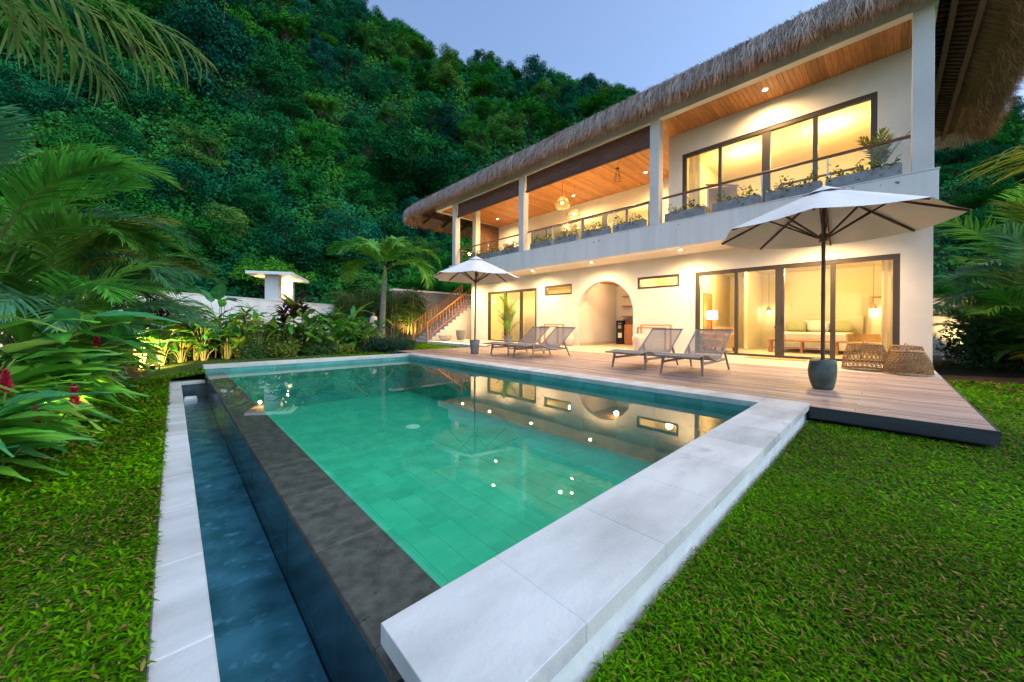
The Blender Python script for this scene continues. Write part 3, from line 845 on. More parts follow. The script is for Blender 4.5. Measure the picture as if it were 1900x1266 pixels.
# underside of the eaves: dark boards, rafters, battens
mb = MB()
for (a, b_) in (((1.45, 8.16), (0.5, 7.72)),):
    La, Lb = loop(a[0], a[1], 0.9), loop(b_[0], b_[1], 0.9)
    i0 = len(mb.v); mb.v += La + Lb; n0 = len(La)
    for k in range(n0):
        k2 = (k + 1) % n0
        mb.f.append((i0 + k, i0 + k2, i0 + n0 + k2, i0 + n0 + k))
mb.build('eave_lining', M['dark_wood'], roof)
bat = MB().box(-0.035, 0.035, 0, 0.9, -0.02, 0.02).mesh('batten', M['dark_wood'])
y_in = RY0 + 1.40
for i in range(46):
    o = mobj('batten', bat, roof, (11.3 + i * 0.2, RY0 + 0.90, 7.83)); o.rotation_euler = (math.atan2(0.5, 0.95), 0, 0)
for yy, zz in ((RY0 + 0.97, 7.76), (RY0 + 1.35, 7.94)):
    mb = MB(); mb.box(10.7, 20.4, yy - 0.05, yy + 0.05, zz - 0.09, zz + 0.02); mb.build('purlin', M['rail_wood'], roof)
for y in np.arange(0.3, 19.0, 1.9):
    MB().bar((10.55, y, 7.54), (11.0, y, 7.74), 0.09, 0.14).build('rafter_tail', M['dark_wood'], roof)
for x in np.arange(11.8, 16, 1.4):
    MB().bar((x, RY1 - 0.35, 7.38), (x, 18.05, 8.0), 0.09, 0.13).build('rafter_tail', M['dark_wood'], roof)
# straw strands
def strands():
    rs = np.random.default_rng(3)
    segs = [((RX0, RY0), (RX0, RY1), (-1, 0), 60000), ((RX1, RY0), (RX0, RY0), (0, -1), 14000), ((RX0, RY1), (RX1, RY1), (0, 1), 12000)]
    parts = []
    for (p0, p1, outn, N_) in segs:
        p0, p1, outn = np.array([*p0, 0.]), np.array([*p1, 0.]), np.array([*outn, 0.])
        t = rs.random((N_, 1)); kind = rs.random(N_)
        base = p0 + (p1 - p0) * t
        lenp = np.linalg.norm(p1 - p0)
        # rounded corner pull-in near both ends
        e = np.minimum(t, 1 - t) * lenp
        pull = np.where(e < 0.9, 0.9 - np.sqrt(np.maximum(0.81 - (0.9 - e) ** 2, 0)), 0)
        o = np.zeros((N_, 1)); z = np.zeros((N_, 1)); ax = np.zeros((N_, 3)); L_ = np.zeros((N_, 1))
        u = rs.random((N_, 1))
        top = kind < 0.42; mid = (kind >= 0.42) & (kind < 0.76); bot = kind >= 0.76
        # on the sloping top
        o[top] = np.minimum(0.15 + 1.5 * u[top], e[top] + 0.05); z[top] = 8.08 + (o[top] - 0.2) * 0.5 + 0.0
        ax[top] = outn * 0.86 + np.array([0, 0, -0.42]); L_[top] = 0.45
        # on the rounded eave face
        o[mid] = 0.02 + 0.05 * u[mid]; z[mid] = 7.74 + 0.32 * u[mid]
        ax[mid] = outn * (0.10 + 0.25 * u[mid]) + np.array([0, 0, -1.0]); L_[mid] = 0.30
        # drooping fringe below
        o[bot] = 0.02 + 0.55 * u[bot] ** 1.5; z[bot] = 7.66 + 0.10 * u[bot]
        ax[bot] = outn * 0.25 + np.array([0, 0, -1.0]); L_[bot] = 0.33
        z = z - 0.22 * np.clip((base[:, 1:2] - RY1 + 2.2) / 2.2, 0, 1) ** 2
        pos = base - outn * (o + pull) + np.array([0, 0, 1.0]) * z
        ax = ax + rs.normal(size=(N_, 3)) * np.where(top, 0.09, 0.18)[:, None]
        ty = t * lenp
        clump = 0.5 + 0.5 * np.sin(ty * 9.0 + 2.0 * np.sin(ty * 3.7)) * np.sin(ty * 23.0 + 1.0)
        L_ = L_ * (0.55 + 0.6 * rs.random((N_, 1)) + 0.55 * clump * np.where(top, 0.2, 1.0)[:, None])
        pos = pos + outn * (0.05 * clump * rs.random((N_, 1)))
        nrm = np.where(top[:, None], outn * 0.45 + np.array([0, 0, 0.9]), outn + rs.normal(size=(N_, 3)) * 0.3)
        v, f = blades(pos, ax, nrm, L_, 0.008 + 0.012 * rs.random((N_, 1)), 0.05 + 0.25 * rs.random((N_, 1)), segs=2, belly=0.3)
        c = np.where(top[:, None], np.array([0.64, 0.58, 0.58]), np.where(mid[:, None], np.array([0.68, 0.54, 0.49]), np.array([0.70, 0.45, 0.33])))
        c = c * (0.40 + 1.0 * rs.random((N_, 1)) ** 0.8) * (0.8 + 0.35 * clump)
        parts.append((v, f, np.repeat(c, 6, axis=0)))
    # inner fringe hanging round the underside of both gable eaves
    for (p0, p1, outn, N_) in (((RX1, RY0), (RX0, RY0), (0, -1), 18000), ((RX0, RY1), (RX1, RY1), (0, 1), 7000), ((RX0, RY0), (RX0, RY1), (-1, 0), 3000)):
        p0, p1, outn = np.array([*p0, 0.]), np.array([*p1, 0.]), np.array([*outn, 0.])
        t = rs.random((N_, 1)); u = rs.random((N_, 1))
        o = 0.08 + (0.85 if outn[1] < 0 else 0.50) * u
        pos = p0 + (p1 - p0) * (0.03 + 0.94 * t) - outn * o + np.array([0, 0, 1.0]) * (7.58 + (0.36 if outn[1] < 0 else 0.20) * u)
        ax = outn * 0.9 + np.array([0, 0, -0.45]) + rs.normal(size=(N_, 3)) * 0.12
        v, f = blades(pos, ax, np.tile(np.array([[0, 0, 1.0]]), (N_, 1)), 0.25 + 0.25 * rs.random((N_, 1)), 0.014, 0.3, segs=2)
        c = np.array([0.38, 0.24, 0.13]) * (0.5 + 0.7 * rs.random((N_, 1)))
        parts.append((v, f, np.repeat(c, 6, axis=0)))
    leafy('thatch_straw', M['straw'], parts, roof, kind='stuff')
strands()
# ================================================================== things on the terrace
# ---- loungers
def lounger_proto():
    e = empty('sun_lounger')
    prof = [(0.0, 0.335), (0.12, 0.345), (0.30, 0.365), (0.45, 0.36), (0.62, 0.325), (0.82, 0.265), (1.00, 0.225), (1.14, 0.222), (1.26, 0.255), (1.38, 0.34), (1.60, 0.505), (1.82, 0.665), (2.00, 0.80)]
    W = 0.70
    def P(s):
        s = s * (len(prof) - 1); i = min(int(s), len(prof) - 2); t = s - i
        p0, p1, p2, p3 = prof[max(i - 1, 0)], prof[i], prof[i + 1], prof[min(i + 2, len(prof) - 1)]
        return tuple(0.5 * ((2 * b_) + (-a + c) * t + (2 * a - 5 * b_ + 4 * c - d) * t * t + (-a + 3 * b_ - 3 * c + d) * t ** 3) for a, b_, c, d in zip(p0, p1, p2, p3))
    pts = [P(k / 40) for k in range(41)]
    for y in (-W / 2, W / 2):
        mb = MB()
        mb.tube([(x, y, z) for x, z in pts], 0.017, 6).build('side_rail', M['grey_teak'], e, smooth=True)
    mb = MB()
    n = 105
    for k in range(n):
        x, z = P(k / (n - 1)); mb.bar((x, -W / 2 + .01, z + .004), (x, W / 2 - .01, z + .004), 0.0125, 0.008)
    for j in range(1, 26):
        y = -W / 2 + W * j / 26
        for a, b_ in zip(pts[:-1], pts[1:]):
            mb.bar((a[0], y, a[1] - .001), (b_[0], y, b_[1] - .001), 0.006, 0.005)
    mb.build('woven_seat', M['rope'], e, kind='stuff')
    for s in (-1, 1):
        y = s * (W / 2 - 0.015)
        MB().bar((0.30, y, 0.36), (0.245, y + s * .035, 0.0), 0.044, 0.044, (1, 0, 0), 0.028, 0.028).build('leg', M['grey_teak'], e)
        MB().bar((1.50, y, 0.44), (1.76, y + s * .03, 0.0), 0.042, 0.042, (1, 0, 0), 0.028, 0.028).build('leg', M['grey_teak'], e)
        MB().bar((0.27, y, 0.21), (1.64, y, 0.215), 0.022, 0.045).build('stretcher', M['grey_teak'], e)
    for x, z in ((0.285, 0.30), (1.62, 0.22)):
        MB().bar((x, -W / 2, z), (x, W / 2, z), 0.03, 0.04).build('cross_bar', M['grey_teak'], e)
    MB().bar((1.995, -W / 2 - .02, 0.80), (1.995, W / 2 + .02, 0.80), 0.032, 0.032).build('top_bar', M['grey_teak'], e)
    MB().bar((0.0, -W / 2 - .02, 0.335), (0.0, W / 2 + .02, 0.335), 0.03, 0.03).build('foot_bar', M['grey_teak'], e)
    return e
lp = lounger_proto()
spots = [((6.50, 7.63), 'leftmost woven rope sun lounger, partly behind its neighbour beside the potted palm'),
         ((6.47, 6.66), 'second woven rope sun lounger from the left, beside the small parasol'),
         ((6.50, 3.66), 'third woven rope sun lounger from the left, in front of the pale vase'),
         ((6.47, 2.60), 'rightmost woven rope sun lounger, in front of the bedroom sliding door')]
for i, ((x, y), lab) in enumerate(spots):
    o = lp if i == 0 else copy_tree(lp)
    o.location = (x, y, DZ); o.rotation_euler = (0, 0, random.uniform(-.02, .02))
    tag(o, lab, 'sun lounger', 'sun loungers on the deck')

# ---- parasols
def parasol_proto():
    e = empty('parasol')
    Rr, ZR, ZA, ZH = 1.32, 2.28, 2.86, 2.16
    MB().tube([(0, 0, 0.35), (0, 0, ZA + 0.02)], 0.024, 10).build('pole', M['dark_wood'], e, smooth=True)
    mb = MB(); n8 = 8; sub = 5; rings = 9
    def cp(k, r):     # canopy: ribs straight, panels sagging between, slight inward hem
        a = k * math.pi / 4 / sub
        j = (k % sub) / sub
        sag = math.sin(j * math.pi)
        chord = 1 - 0.075 * sag * (0.6 + 0.4 * r)
        z = ZA + (ZR - ZA) * (r ** 1.05) - 0.045 * sag * r * (1 - r * 0.4)
        return (Rr * r * chord * math.cos(a), Rr * r * chord * math.sin(a), z)
    top = [[cp(k, 0.03 + 0.97 * i / rings) for k in range(n8 * sub)] for i in range(rings + 1)]
    b0 = len(mb.v)
    for row in top: mb.v += row
    N_ = n8 * sub
    for i in range(rings):
        for k in range(N_):
            k2 = (k + 1) % N_
            mb.f.append((b0 + i * N_ + k, b0 + (i + 1) * N_ + k, b0 + (i + 1) * N_ + k2, b0 + i * N_ + k2))
    can = mb.build('canopy', M['canvas'], e)
    can.data.polygons.foreach_set('use_smooth', np.ones(len(can.data.polygons), dtype=bool))
    mb = MB()      # vent cap on top
    ring0 = [(0.24 * math.cos(k * math.pi / 8), 0.24 * math.sin(k * math.pi / 8), ZA - 0.080 + 0.006 * (k % 2)) for k in range(16)]
    mb.v += ring0 + [(0, 0, ZA + 0.05)]
    for k in range(16): mb.f.append((k, (k + 1) % 16, 16))
    mb.build('vent_cap', M['canvas'], e)
    MB().lathe([(0.055, ZH - 0.05), (0.06, ZH), (0.045, ZH + 0.06)], 12).build('hub', M['dark_wood'], e)
    MB().lathe([(0.045, ZA - 0.10), (0.05, ZA - 0.05), (0.03, ZA)], 12).build('crown', M['dark_wood'], e)
    for k in range(8):
        a = k * math.pi / 4; c, s = math.cos(a), math.sin(a)
        def at_r(r, dz=-0.022): return (Rr * r * c, Rr * r * s, ZA + (ZR - ZA) * (r ** 1.05) + dz)
        MB().bar(at_r(0.03), at_r(0.985), 0.020, 0.026).build('rib', M['dark_wood'], e)
        MB().bar((0.05 * c, 0.05 * s, ZH), at_r(0.50, -0.04), 0.018, 0.022).build('strut', M['dark_wood'], e)
    return e
pp = parasol_proto()
base_rot = math.atan2(SA, CA)
for i, (px, d, lab) in enumerate(((1527, 5.12, 'large cream parasol with dark wooden ribs standing in the green stone pot'),
                                  (881, 10.62, 'small cream parasol standing in the grey pot beside the far loungers'))):
    o = pp if i == 0 else copy_tree(pp)
    x, y = at(px, d)
    o.location = (x, y, DZ); o.rotation_euler = (R(0.6) * i, 0, base_rot + 0.03 * i)
    tag(o, lab, 'parasol', 'parasols on the deck')
# pots that hold the parasols
x, y = at(1527, 5.12)
e = MB(); n = 22; prof2 = [(0.10, 0.0), (0.118, 0.015), (0.145, 0.09), (0.165, 0.18), (0.172, 0.26), (0.165, 0.34), (0.152, 0.41), (0.145, 0.418), (0.05, 0.41), (0.0, 0.41)]
b0 = len(e.v)
for r, z in prof2:
    for k in range(n):
        a = 2 * math.pi * k / n
        w_ = 1 + 0.06 * math.sin(2 * a + z * 6) + 0.03 * math.sin(3 * a + 1) + 0.05 * math.cos(a - 1.0) * math.sin(z * 8)
        e.v.append((r * w_ * math.cos(a), r * w_ * math.sin(a), z + 0.012 * math.sin(a * 2) * (z > .3)))
for i in range(len(prof2) - 1):
    for k in range(n):
        k2 = (k + 1) % n
        e.f.append((b0 + i * n + k, b0 + i * n + k2, b0 + (i + 1) * n + k2, b0 + (i + 1) * n + k))
o = e.build('stone_pot', M['green_stone'], None, smooth=True, loc=(x, y, DZ)); o.modifiers.clear()
tag(o, 'dark green river stone pot at the foot of the large parasol', 'pot')
x, y = at(881, 10.62)
o = MB().lathe([(0.105, 0.0), (0.112, 0.01), (0.145, 0.36), (0.158, 0.39), (0.158, 0.42), (0.13, 0.42), (0.12, 0.37), (0.0, 0.36)], 24, cap=False).build('grey_pot', M['grey_pot'], None, smooth=True, loc=(x, y, DZ))
tag(o, 'grey tapered concrete pot at the foot of the small parasol', 'pot')

# ---- woven baskets
def basket(name, x, y, r0, r1, h, lab, sx=1.0):
    e = empty(name, (x, y, DZ), random.uniform(0, 1), lab, 'basket', 'woven hood baskets by the bedroom door')
    def rad(t):     # t 0..1 height
        return r0 * (1 - 0.10 * t) if t < 0.35 else r0 * 0.965 + (r1 - r0 * 0.965) * ((t - 0.35) / 0.65) ** 1.5
    mb = MB(); nz = 15; nd = 30
    for k in range(1, nz):
        t = k / nz; r = rad(t)
        mb.tube([(r * math.cos(a) * sx, r * math.sin(a), h * t) for a in np.linspace(0, 2 * math.pi, 25)], 0.0055, 3, cap=False)
    for s in (-1, 1):
        for j in range(nd):
            a0 = 2 * math.pi * j / nd
            pts = []
            for k in range(11):
                t = k / 10; a = a0 + s * t * 0.62; r = rad(t) + 0.003 * s
                pts.append((r * math.cos(a) * sx, r * math.sin(a), h * t))
            mb.tube(pts, 0.006, 3, cap=False)
    mb.build('weave', M['rattan'], e, kind='stuff')
    for t in (0.0, 0.02, 1.0):
        r = rad(t)
        MB().tube([(r * math.cos(a) * sx, r * math.sin(a), h * t + 0.012) for a in np.linspace(0, 2 * math.pi, 29)], 0.012, 5, cap=False).build('rim', M['rattan'], e)
    mb = MB()
    for k in range(1, 6):
        mb.tube([(r1 * k / 6 * math.cos(a) * sx, r1 * k / 6 * math.sin(a), h + 0.004) for a in np.linspace(0, 2 * math.pi, 21)], 0.006, 3, cap=False)
    for j in range(24):
        a = 2 * math.pi * j / 24; mb.tube([(0, 0, h + .006), (r1 * math.cos(a) * sx, r1 * math.sin(a), h + .006)], 0.006, 3)
    mb.build('top_weave', M['rattan'], e, kind='stuff')
    MB().tube([(-0.07, 0, h), (-0.06, 0, h + .05), (0, 0, h + .075), (0.06, 0, h + .05), (0.07, 0, h)], 0.008, 5).build('handle', M['rattan'], e)
    return e
basket('woven_basket', 10.42, 0.34, 0.35, 0.26, 0.52, 'left woven rattan basket in front of the sliding door, tallest of the three')
basket('woven_basket', 10.60, -0.24, 0.30, 0.21, 0.50, 'woven rattan basket at the back, against the white wall')
basket('woven_basket', 10.02, -0.25, 0.32, 0.21, 0.42, 'right woven rattan basket nearest the deck edge')

# ---- towel racks
def rack(x, ys, h, lab):
    e = empty('towel_rack', (x, (ys[0] + ys[1]) / 2, DZ), 0, lab, 'towel rack', 'wooden towel racks by the house wall')
    w_ = (ys[1] - ys[0]) / 2
    for dx, hh, k in ((-0.20, h - 0.09, 0.93), (0.12, h, 1.0)):
        for s in (-1, 1):
            MB().box(dx - .022, dx + .022, s * w_ * k - .03, s * w_ * k + .03, 0, hh).build('post', M['light_wood'], e)
        MB().box(dx - .022, dx + .022, -w_ * k - .03, w_ * k + .03, hh + .001, hh + .05).build('top_rail', M['light_wood'], e)
    for s in (-1, 1):
        MB().box(-.197, .097, s * w_ * .93 - .02, s * w_ * .93 + .02, 0.04, 0.09).build('foot_rail', M['light_wood'], e)
rack(11.95, (5.02, 6.05), 0.86, 'wooden towel rack behind the two right sun loungers')
rack(11.95, (9.55, 10.60), 0.86, 'wooden towel rack behind the two left sun loungers')

# ---- vases and jars
def vase(name, x, y, z, prof, m, lab, cat='vase', n=28):
    o = MB().lathe(prof, n, cap=False).build(name, m, None, smooth=True, loc=(x, y, z))
    return tag(o, lab, cat)
vp = [(0.0, 0.0), (0.10, 0.0), (0.115, 0.02), (0.165, 0.26), (0.20, 0.42), (0.198, 0.47), (0.15, 0.545), (0.10, 0.575), (0.105, 0.60), (0.075, 0.60), (0.07, 0.55)]
vase('floor_vase', 11.62, 5.93, DZ, vp, M['terracotta_white'], 'pale clay vase with narrow neck between the arch and the towel rack')
vase('round_jar', 12.02, 9.22, DZ, [(0.0, 0.0), (0.14, 0.0), (0.22, 0.12), (0.25, 0.30), (0.22, 0.47), (0.15, 0.56), (0.15, 0.59), (0.10, 0.57)], M['terracotta_white'], 'round pale jar half hidden behind the second sun lounger', 'jar')
vase('ribbed_pot', 11.3, 15.95, DZ, [(0.0, 0.0), (0.15, 0.0), (0.20, 0.10), (0.24, 0.30), (0.25, 0.48), (0.27, 0.53), (0.22, 0.53), (0.2, 0.45)], M['grey_pot'], 'grey pot standing near the house corner beside the stairs', 'pot')
vase('low_bowl', 10.75, 16.6, DZ, [(0.0, 0.0), (0.20, 0.0), (0.33, 0.10), (0.37, 0.22), (0.40, 0.26), (0.33, 0.26), (0.28, 0.12)], M['terracotta_white'], 'low pale bowl planter at the foot of the stairs', 'planter')

# ---- mat in front of the bedroom door
o = MB().cbox(11.55, 12.1, 1.45, 2.75, DZ + 0.001, DZ + 0.016, 0.004).build('door_mat', M['tan_fabric'], None)
tag(o, 'thin tan door mat in front of the bedroom sliding door', 'mat')

# ---- drinks corner in the alcove
e = empty('water_dispenser', (15.15, 8.55, -0.02), 0, 'tall black water dispenser standing in the arched alcove', 'dispenser')
MB().cbox(-0.18, 0.18, -0.18, 0.18, 0, 1.10, 0.02).build('body', M['black_gloss'], e)
MB().box(-0.192, -0.181, -0.10, 0.08, 0.30, 0.52).build('sticker', M['white_paint'], e)
MB().box(-0.20, -0.181, -0.08, 0.08, 0.72, 0.86).build('tap_recess', M['steel'], e)
MB().box(-0.188, -0.181, -0.07, 0.07, 0.93, 0.97).build('display', M['steel'], e)
e = empty('drinks_cabinet', (15.1, 7.7, -0.02), 0, 'orange wooden cabinet beside the black water dispenser', 'cabinet')
MB().cbox(-0.25, 0.3, -0.55, 0.55, 0, 0.90, 0.01).build('carcass', M['orange_wood'], e)
for s in (-1, 1):
    MB().box(-0.27, -0.251, s * 0.27 - .26, s * 0.27 + .26, 0.06, 0.86).build('door', M['orange_wood'], e)
MB().box(-0.2, 0.25, 0.12, 0.53, 0.902, 1.12).build('tray_box', M['dark_wood'], e)
gl = MB().lathe([(0.0, 0.0), (0.03, 0.0), (0.036, 0.12), (0.033, 0.12), (0.028, 0.008), (0.0, 0.008)], 12, cap=False).mesh('glass_tumbler', M['rail_glass'], True)
for k in range(6):
    o = mobj('glass_tumbler', gl, None, (15.33, 6.9 + 0.15 * k, 1.291)); tag(o, 'small clear glass standing in a row on the lowest alcove shelf', 'glass', 'glasses on the alcove shelf')

# ---- planters on the balcony
PL = [(3.62, 4.77), (2.33, 3.43), (1.10, 2.19), (-0.18, 1.03), (9.33, 10.49), (8.09, 9.19), (6.74, 7.87), (5.44, 6.57), (13.70, 14.85), (12.42, 13.58), (11.27, 12.30)]
PLAB = ['first planter left of the middle column stretch, below the right-hand bedroom glass', 'second planter below the upper bedroom glass', 'third planter below the upper bedroom glass, above the big parasol', 'rightmost planter, beside the end column',
        'left planter of the open terrace stretch, beside its column', 'second planter of the open terrace stretch', 'third planter of the open terrace stretch', 'right planter of the open terrace stretch, beside the middle column',
        'leftmost planter at the far balcony end', 'middle planter of the far balcony end', 'planter of the far balcony end beside its right column']
for (a, b_), lab in zip(PL, PLAB):
    e = empty('planter_box', (XS + 0.135, (a + b_) / 2, ZS1 + 0.022), 0, 'grey concrete trough, ' + lab, 'planter', 'planters along the balcony edge')
    hw = (b_ - a) / 2
    mb = MB(); mb.box(-.11, .11, -hw, hw, 0, .03); mb.box(-.11, -.085, -hw, hw, .03, .26); mb.box(.085, .11, -hw, hw, .03, .26); mb.box(-.085, .085, -hw, -hw + .025, .03, .26); mb.box(-.085, .085, hw - .025, hw, .03, .26)
    mb.build('trough', M['concrete'], e)
    MB().box(-.084, .084, -hw + .026, hw - .026, .03, .235).build('soil', M['soil'], e)

# ---- rolled bamboo blinds
for a, b_, lab in ((5.27, 10.88, 'long rolled brown bamboo blind between the middle column and the next'), (11.22, 16.02, 'rolled brown bamboo blind at the far end of the terrace')):
    e = empty('bamboo_blind', (XS + 0.16, (a + b_) / 2, ZC), 0, lab, 'blind', 'rolled blinds under the eave beam')
    hw = (b_ - a) / 2 - 0.03
    sm = MB().box(-.006, .006, -hw, hw, -.012, .012).mesh('slat', M['rail_wood'])
    for k in range(24):
        mobj('slat', sm, e, (random.uniform(-.004, .004), 0, -0.02 - k * 0.027))
    MB().tube([(0, -hw, -0.70), (0, hw, -0.70)], 0.055, 10).build('roll', M['dark_wood'], e, smooth=True)

# ---- pendant lamps over the terrace
def wicker_pendant(x, y, z, r, lab):
    e = empty('wicker_pendant', (x, y, z), 0, lab, 'pendant lamp', 'wicker pendants over the terrace')
    MB().tube([(0, 0, 0), (0, 0, ZC - z)], 0.006, 5).build('cord', M['black_metal'], e)
    pr = lambda t: r * (0.25 + 0.75 * math.sin(min(t * 1.35, 1) * math.pi / 2)) * (1 - 0.12 * max(0, t - .75) * 4)
    mb = MB(); h = r * 1.45
    for k in range(9):
        t = k / 8; mb.tube([(pr(t) * math.cos(a), pr(t) * math.sin(a), -h * t) for a in np.linspace(0, 2 * math.pi, 19)], 0.008, 3, cap=False)
    for j in range(26):
        a = 2 * math.pi * j / 26; mb.tube([(pr(k / 8) * math.cos(a), pr(k / 8) * math.sin(a), -h * k / 8) for k in range(9)], 0.007, 3, cap=False)
    mb.build('shade', M['rattan'], e, kind='stuff')
    MB().lathe([(0.0, 0.05), (0.045, 0.02), (0.05, -0.02), (0.0, -0.07)], 10, (0, 0, -h * .55), cap=False).build('bulb', M['lens'], e, smooth=True)
    lamp_point('glow', (0, 0, -h * .55), 28, WARM, 0.06, e)
x, y = at(1042, 15.6); wicker_pendant(x, y, 6.45, 0.33, 'largest woven wicker pendant lamp above the terrace')
x, y = at(1064, 16.6); wicker_pendant(x, y, 6.25, 0.28, 'wicker pendant lamp hanging behind the largest one')
x, y = at(1049, 17.2); wicker_pendant(x, y, 5.75, 0.22, 'lowest small wicker pendant lamp, just above the handrail')
x, y = at(1144, 13.6)
e = empty('caged_lantern', (x, y, 6.75), 0, 'small black caged lantern hanging from the boarded ceiling', 'lantern')
MB().tube([(0, 0, 0), (0, 0, ZC - 6.75)], 0.012, 6).build('stem', M['black_metal'], e)
MB().lathe([(0.09, 0.03), (0.06, 0.0), (0.02, -0.02)], 12, (0, 0, 0.05)).build('cap', M['black_metal'], e)
mb = MB()
for j in range(6):
    a = j * math.pi / 3; c, s = math.cos(a), math.sin(a)
    mb.tube([(0.05 * c, 0.05 * s, 0), (0.10 * c, 0.10 * s, -0.2), (0.14 * c, 0.14 * s, -0.38)], 0.007, 4)
for r_, z_ in ((0.10, -0.2), (0.14, -0.38)):
    mb.tube([(r_ * math.cos(a), r_ * math.sin(a), z_) for a in np.linspace(0, 2 * math.pi, 13)], 0.007, 4, cap=False)
mb.build('cage', M['black_metal'], e)

# ---- bedroom furniture
e = empty('bed', (16.3, 1.75, -0.02), 0, 'white made bed seen through the bedroom sliding door', 'bed')
MB().cbox(-1.0, 1.0, -0.95, 0.95, 0.12, 0.42, 0.02).build('base', M['linen'], e)
MB().cbox(-1.02, 1.0, -0.93, 0.93, 0.42, 0.68, 0.05).build('mattress', M['linen'], e)
MB().cbox(1.0, 1.05, -1.15, 1.15, 0.0, 1.28, 0.02).build('headboard', M['interior'], e)
def pillow(x, y, z, m, rot):
    bm = bmesh.new(); bmesh.ops.create_uvsphere(bm, u_segments=16, v_segments=10, radius=0.5)
    for v in bm.verts:
        c = v.co; s = lambda q: math.copysign(abs(q * 2) ** 0.55 / 2, q)
        v.co = Vector((c.x * 0.34, s(c.y) * 0.62, s(c.z) * 0.44))
    me = bpy.data.meshes.new('pillow'); bm.to_mesh(me); bm.free(); me.materials.append(m)
    me.polygons.foreach_set('use_smooth', np.ones(len(me.polygons), dtype=bool))
    o = mobj('pillow', me, e, (x, y, z)); o.rotation_euler = (0, rot, 0)
for y in (-0.5, 0.5): pillow(0.80, y, 0.90, M['linen'], 0.25)
for y, m in ((-0.62, M['green_linen']), (0.62, M['green_linen']), (0.0, M['linen'])): pillow(0.58, y, 0.88, m, 0.3)
e = empty('bed_bench', (14.95, 1.95, -0.02), 0, 'low wooden bench at the foot of the bed', 'bench')
MB().cbox(-0.2, 0.2, -0.9, 0.9, 0.38, 0.44, 0.01).build('seat', M['orange_wood'], e)
for sx in (-.16, .16):
    for sy in (-.85, 0.0, .85): MB().box(sx - .03, sx + .03, sy - .03, sy + .03, 0, 0.379).build('leg', M['orange_wood'], e)
MB().box(-.15, .15, -.82, .82, 0.15, 0.18).build('lower_shelf', M['orange_wood'], e)
def cone_pendant(y, lab):
    e = empty('cone_pendant', (17.0, y, 1.62), 0, lab, 'pendant lamp', 'bedside pendants')
    MB().tube([(0, 0, 0), (0, 0, 1.33)], 0.006, 5).build('cord', M['black_metal'], e)
    MB().lathe([(0.03, 0.02), (0.10, -0.14), (0.105, -0.15), (0.03, 0.0)], 16, cap=False).build('cone', M['light_wood'], e)
    MB().lathe([(0.10, -0.15), (0.15, -0.24), (0.14, -0.34), (0.10, -0.40)], 16, cap=False).build('glass_shade', M['rail_glass'], e)
    MB().lathe([(0.0, -0.15), (0.04, -0.19), (0.045, -0.23), (0.0, -0.28)], 10, cap=False).build('bulb', M['lens'], e, smooth=True)
    lamp_point('glow', (0, 0, -0.22), 10, WARM, 0.05, e)
cone_pendant(3.25, 'cone pendant lamp on a long cord left of the bed'); cone_pendant(0.35, 'cone pendant lamp on a long cord right of the bed')
for y, lab in ((3.0, 'dark switch plate on the wall left of the bed'), (0.25, 'dark switch plate on the wall right of the bed')):
    o = MB().box(17.385, 17.399, y - .14, y + .14, 0.78, 0.86).build('switch_plate', M['dark_wood'], None); tag(o, lab, 'switch')
e = empty('leaning_mirror', (16.75, 0.06, -0.02), 0, 'tall wooden framed mirror leaning in the bedroom corner', 'mirror')
for p0, p1 in (((0, .42, 0), (0.5, .36, 1.9)), ((0, -.42, 0), (0.5, -.42, 1.9)), ((0.5, .36, 1.9), (0.5, -.42, 1.9)), ((0, .42, 0.03), (0, -.42, 0.03))):
    MB().bar(p0, p1, 0.07, 0.04).build('frame_bar', M['light_wood'], e)
MB().add([(0.02, .38, 0.05), (0.02, -.38, 0.05), (0.5, -.38, 1.85), (0.5, .33, 1.85)], [(0, 1, 2, 3)]).build('mirror_glass', M['interior'], e)
e = empty('lounge_chair', (13.9, 0.35, -0.02), 0.4, 'low upholstered chair with thin metal legs by the bedroom glass', 'chair')
MB().cbox(-.38, .36, -.36, .36, .28, .46, .04).build('seat', M['tan_fabric'], e)
MB().bar((.30, 0, .40), (.42, 0, .66), .72, .10, (1, 0, 0)).build('backrest', M['tan_fabric'], e)
for sx in (-.33, .33):
    for sy in (-.31, .31): MB().tube([(sx, sy, .28), (sx * 1.1, sy * 1.1, 0)], .012, 6).build('leg', M['black_metal'], e)
e = empty('round_stool', (15.1, -0.05, -0.02), 0, 'round tan pouf on a metal stand beside the mirror', 'stool')
MB().lathe([(0.0, .30), (.20, .30), (.27, .38), (.27, .46), (.2, .52), (0, .53)], 20, cap=False).build('cushion', M['tan_fabric'], e, smooth=True)
for k in range(4):
    a = k * math.pi / 2 + .4; MB().tube([(.15 * math.cos(a), .15 * math.sin(a), .32), (.2 * math.cos(a), .2 * math.sin(a), 0)], .01, 5).build('leg', M['black_metal'], e)
e = empty('armchair', (13.9, 4.1, -0.02), -0.3, 'tan armchair behind the left pane of the bedroom door', 'armchair')
MB().cbox(-.36, .36, -.38, .38, .16, .44, .05).build('seat', M['tan_fabric'], e)
MB().bar((.30, 0, .40), (.40, 0, .84), .76, .14, (1, 0, 0)).build('backrest', M['tan_fabric'], e)
for s in (-1, 1): MB().cbox(-.34, .30, s * .40 - .06, s * .40 + .06, .16, .62, .03).build('armrest', M['tan_fabric'], e)
for sx in (-.3, .3):
    for sy in (-.33, .33): MB().box(sx - .02, sx + .02, sy - .02, sy + .02, 0, .16).build('leg', M['dark_wood'], e)
e = empty('table_lamp', (14.3, 4.45, -0.02), 0, 'floor lamp with white drum shade beside the tan armchair', 'lamp')
MB().lathe([(.14, 0), (.14, .02), (.015, .03), (.015, 1.18)], 14).build('stand', M['dark_wood'], e)
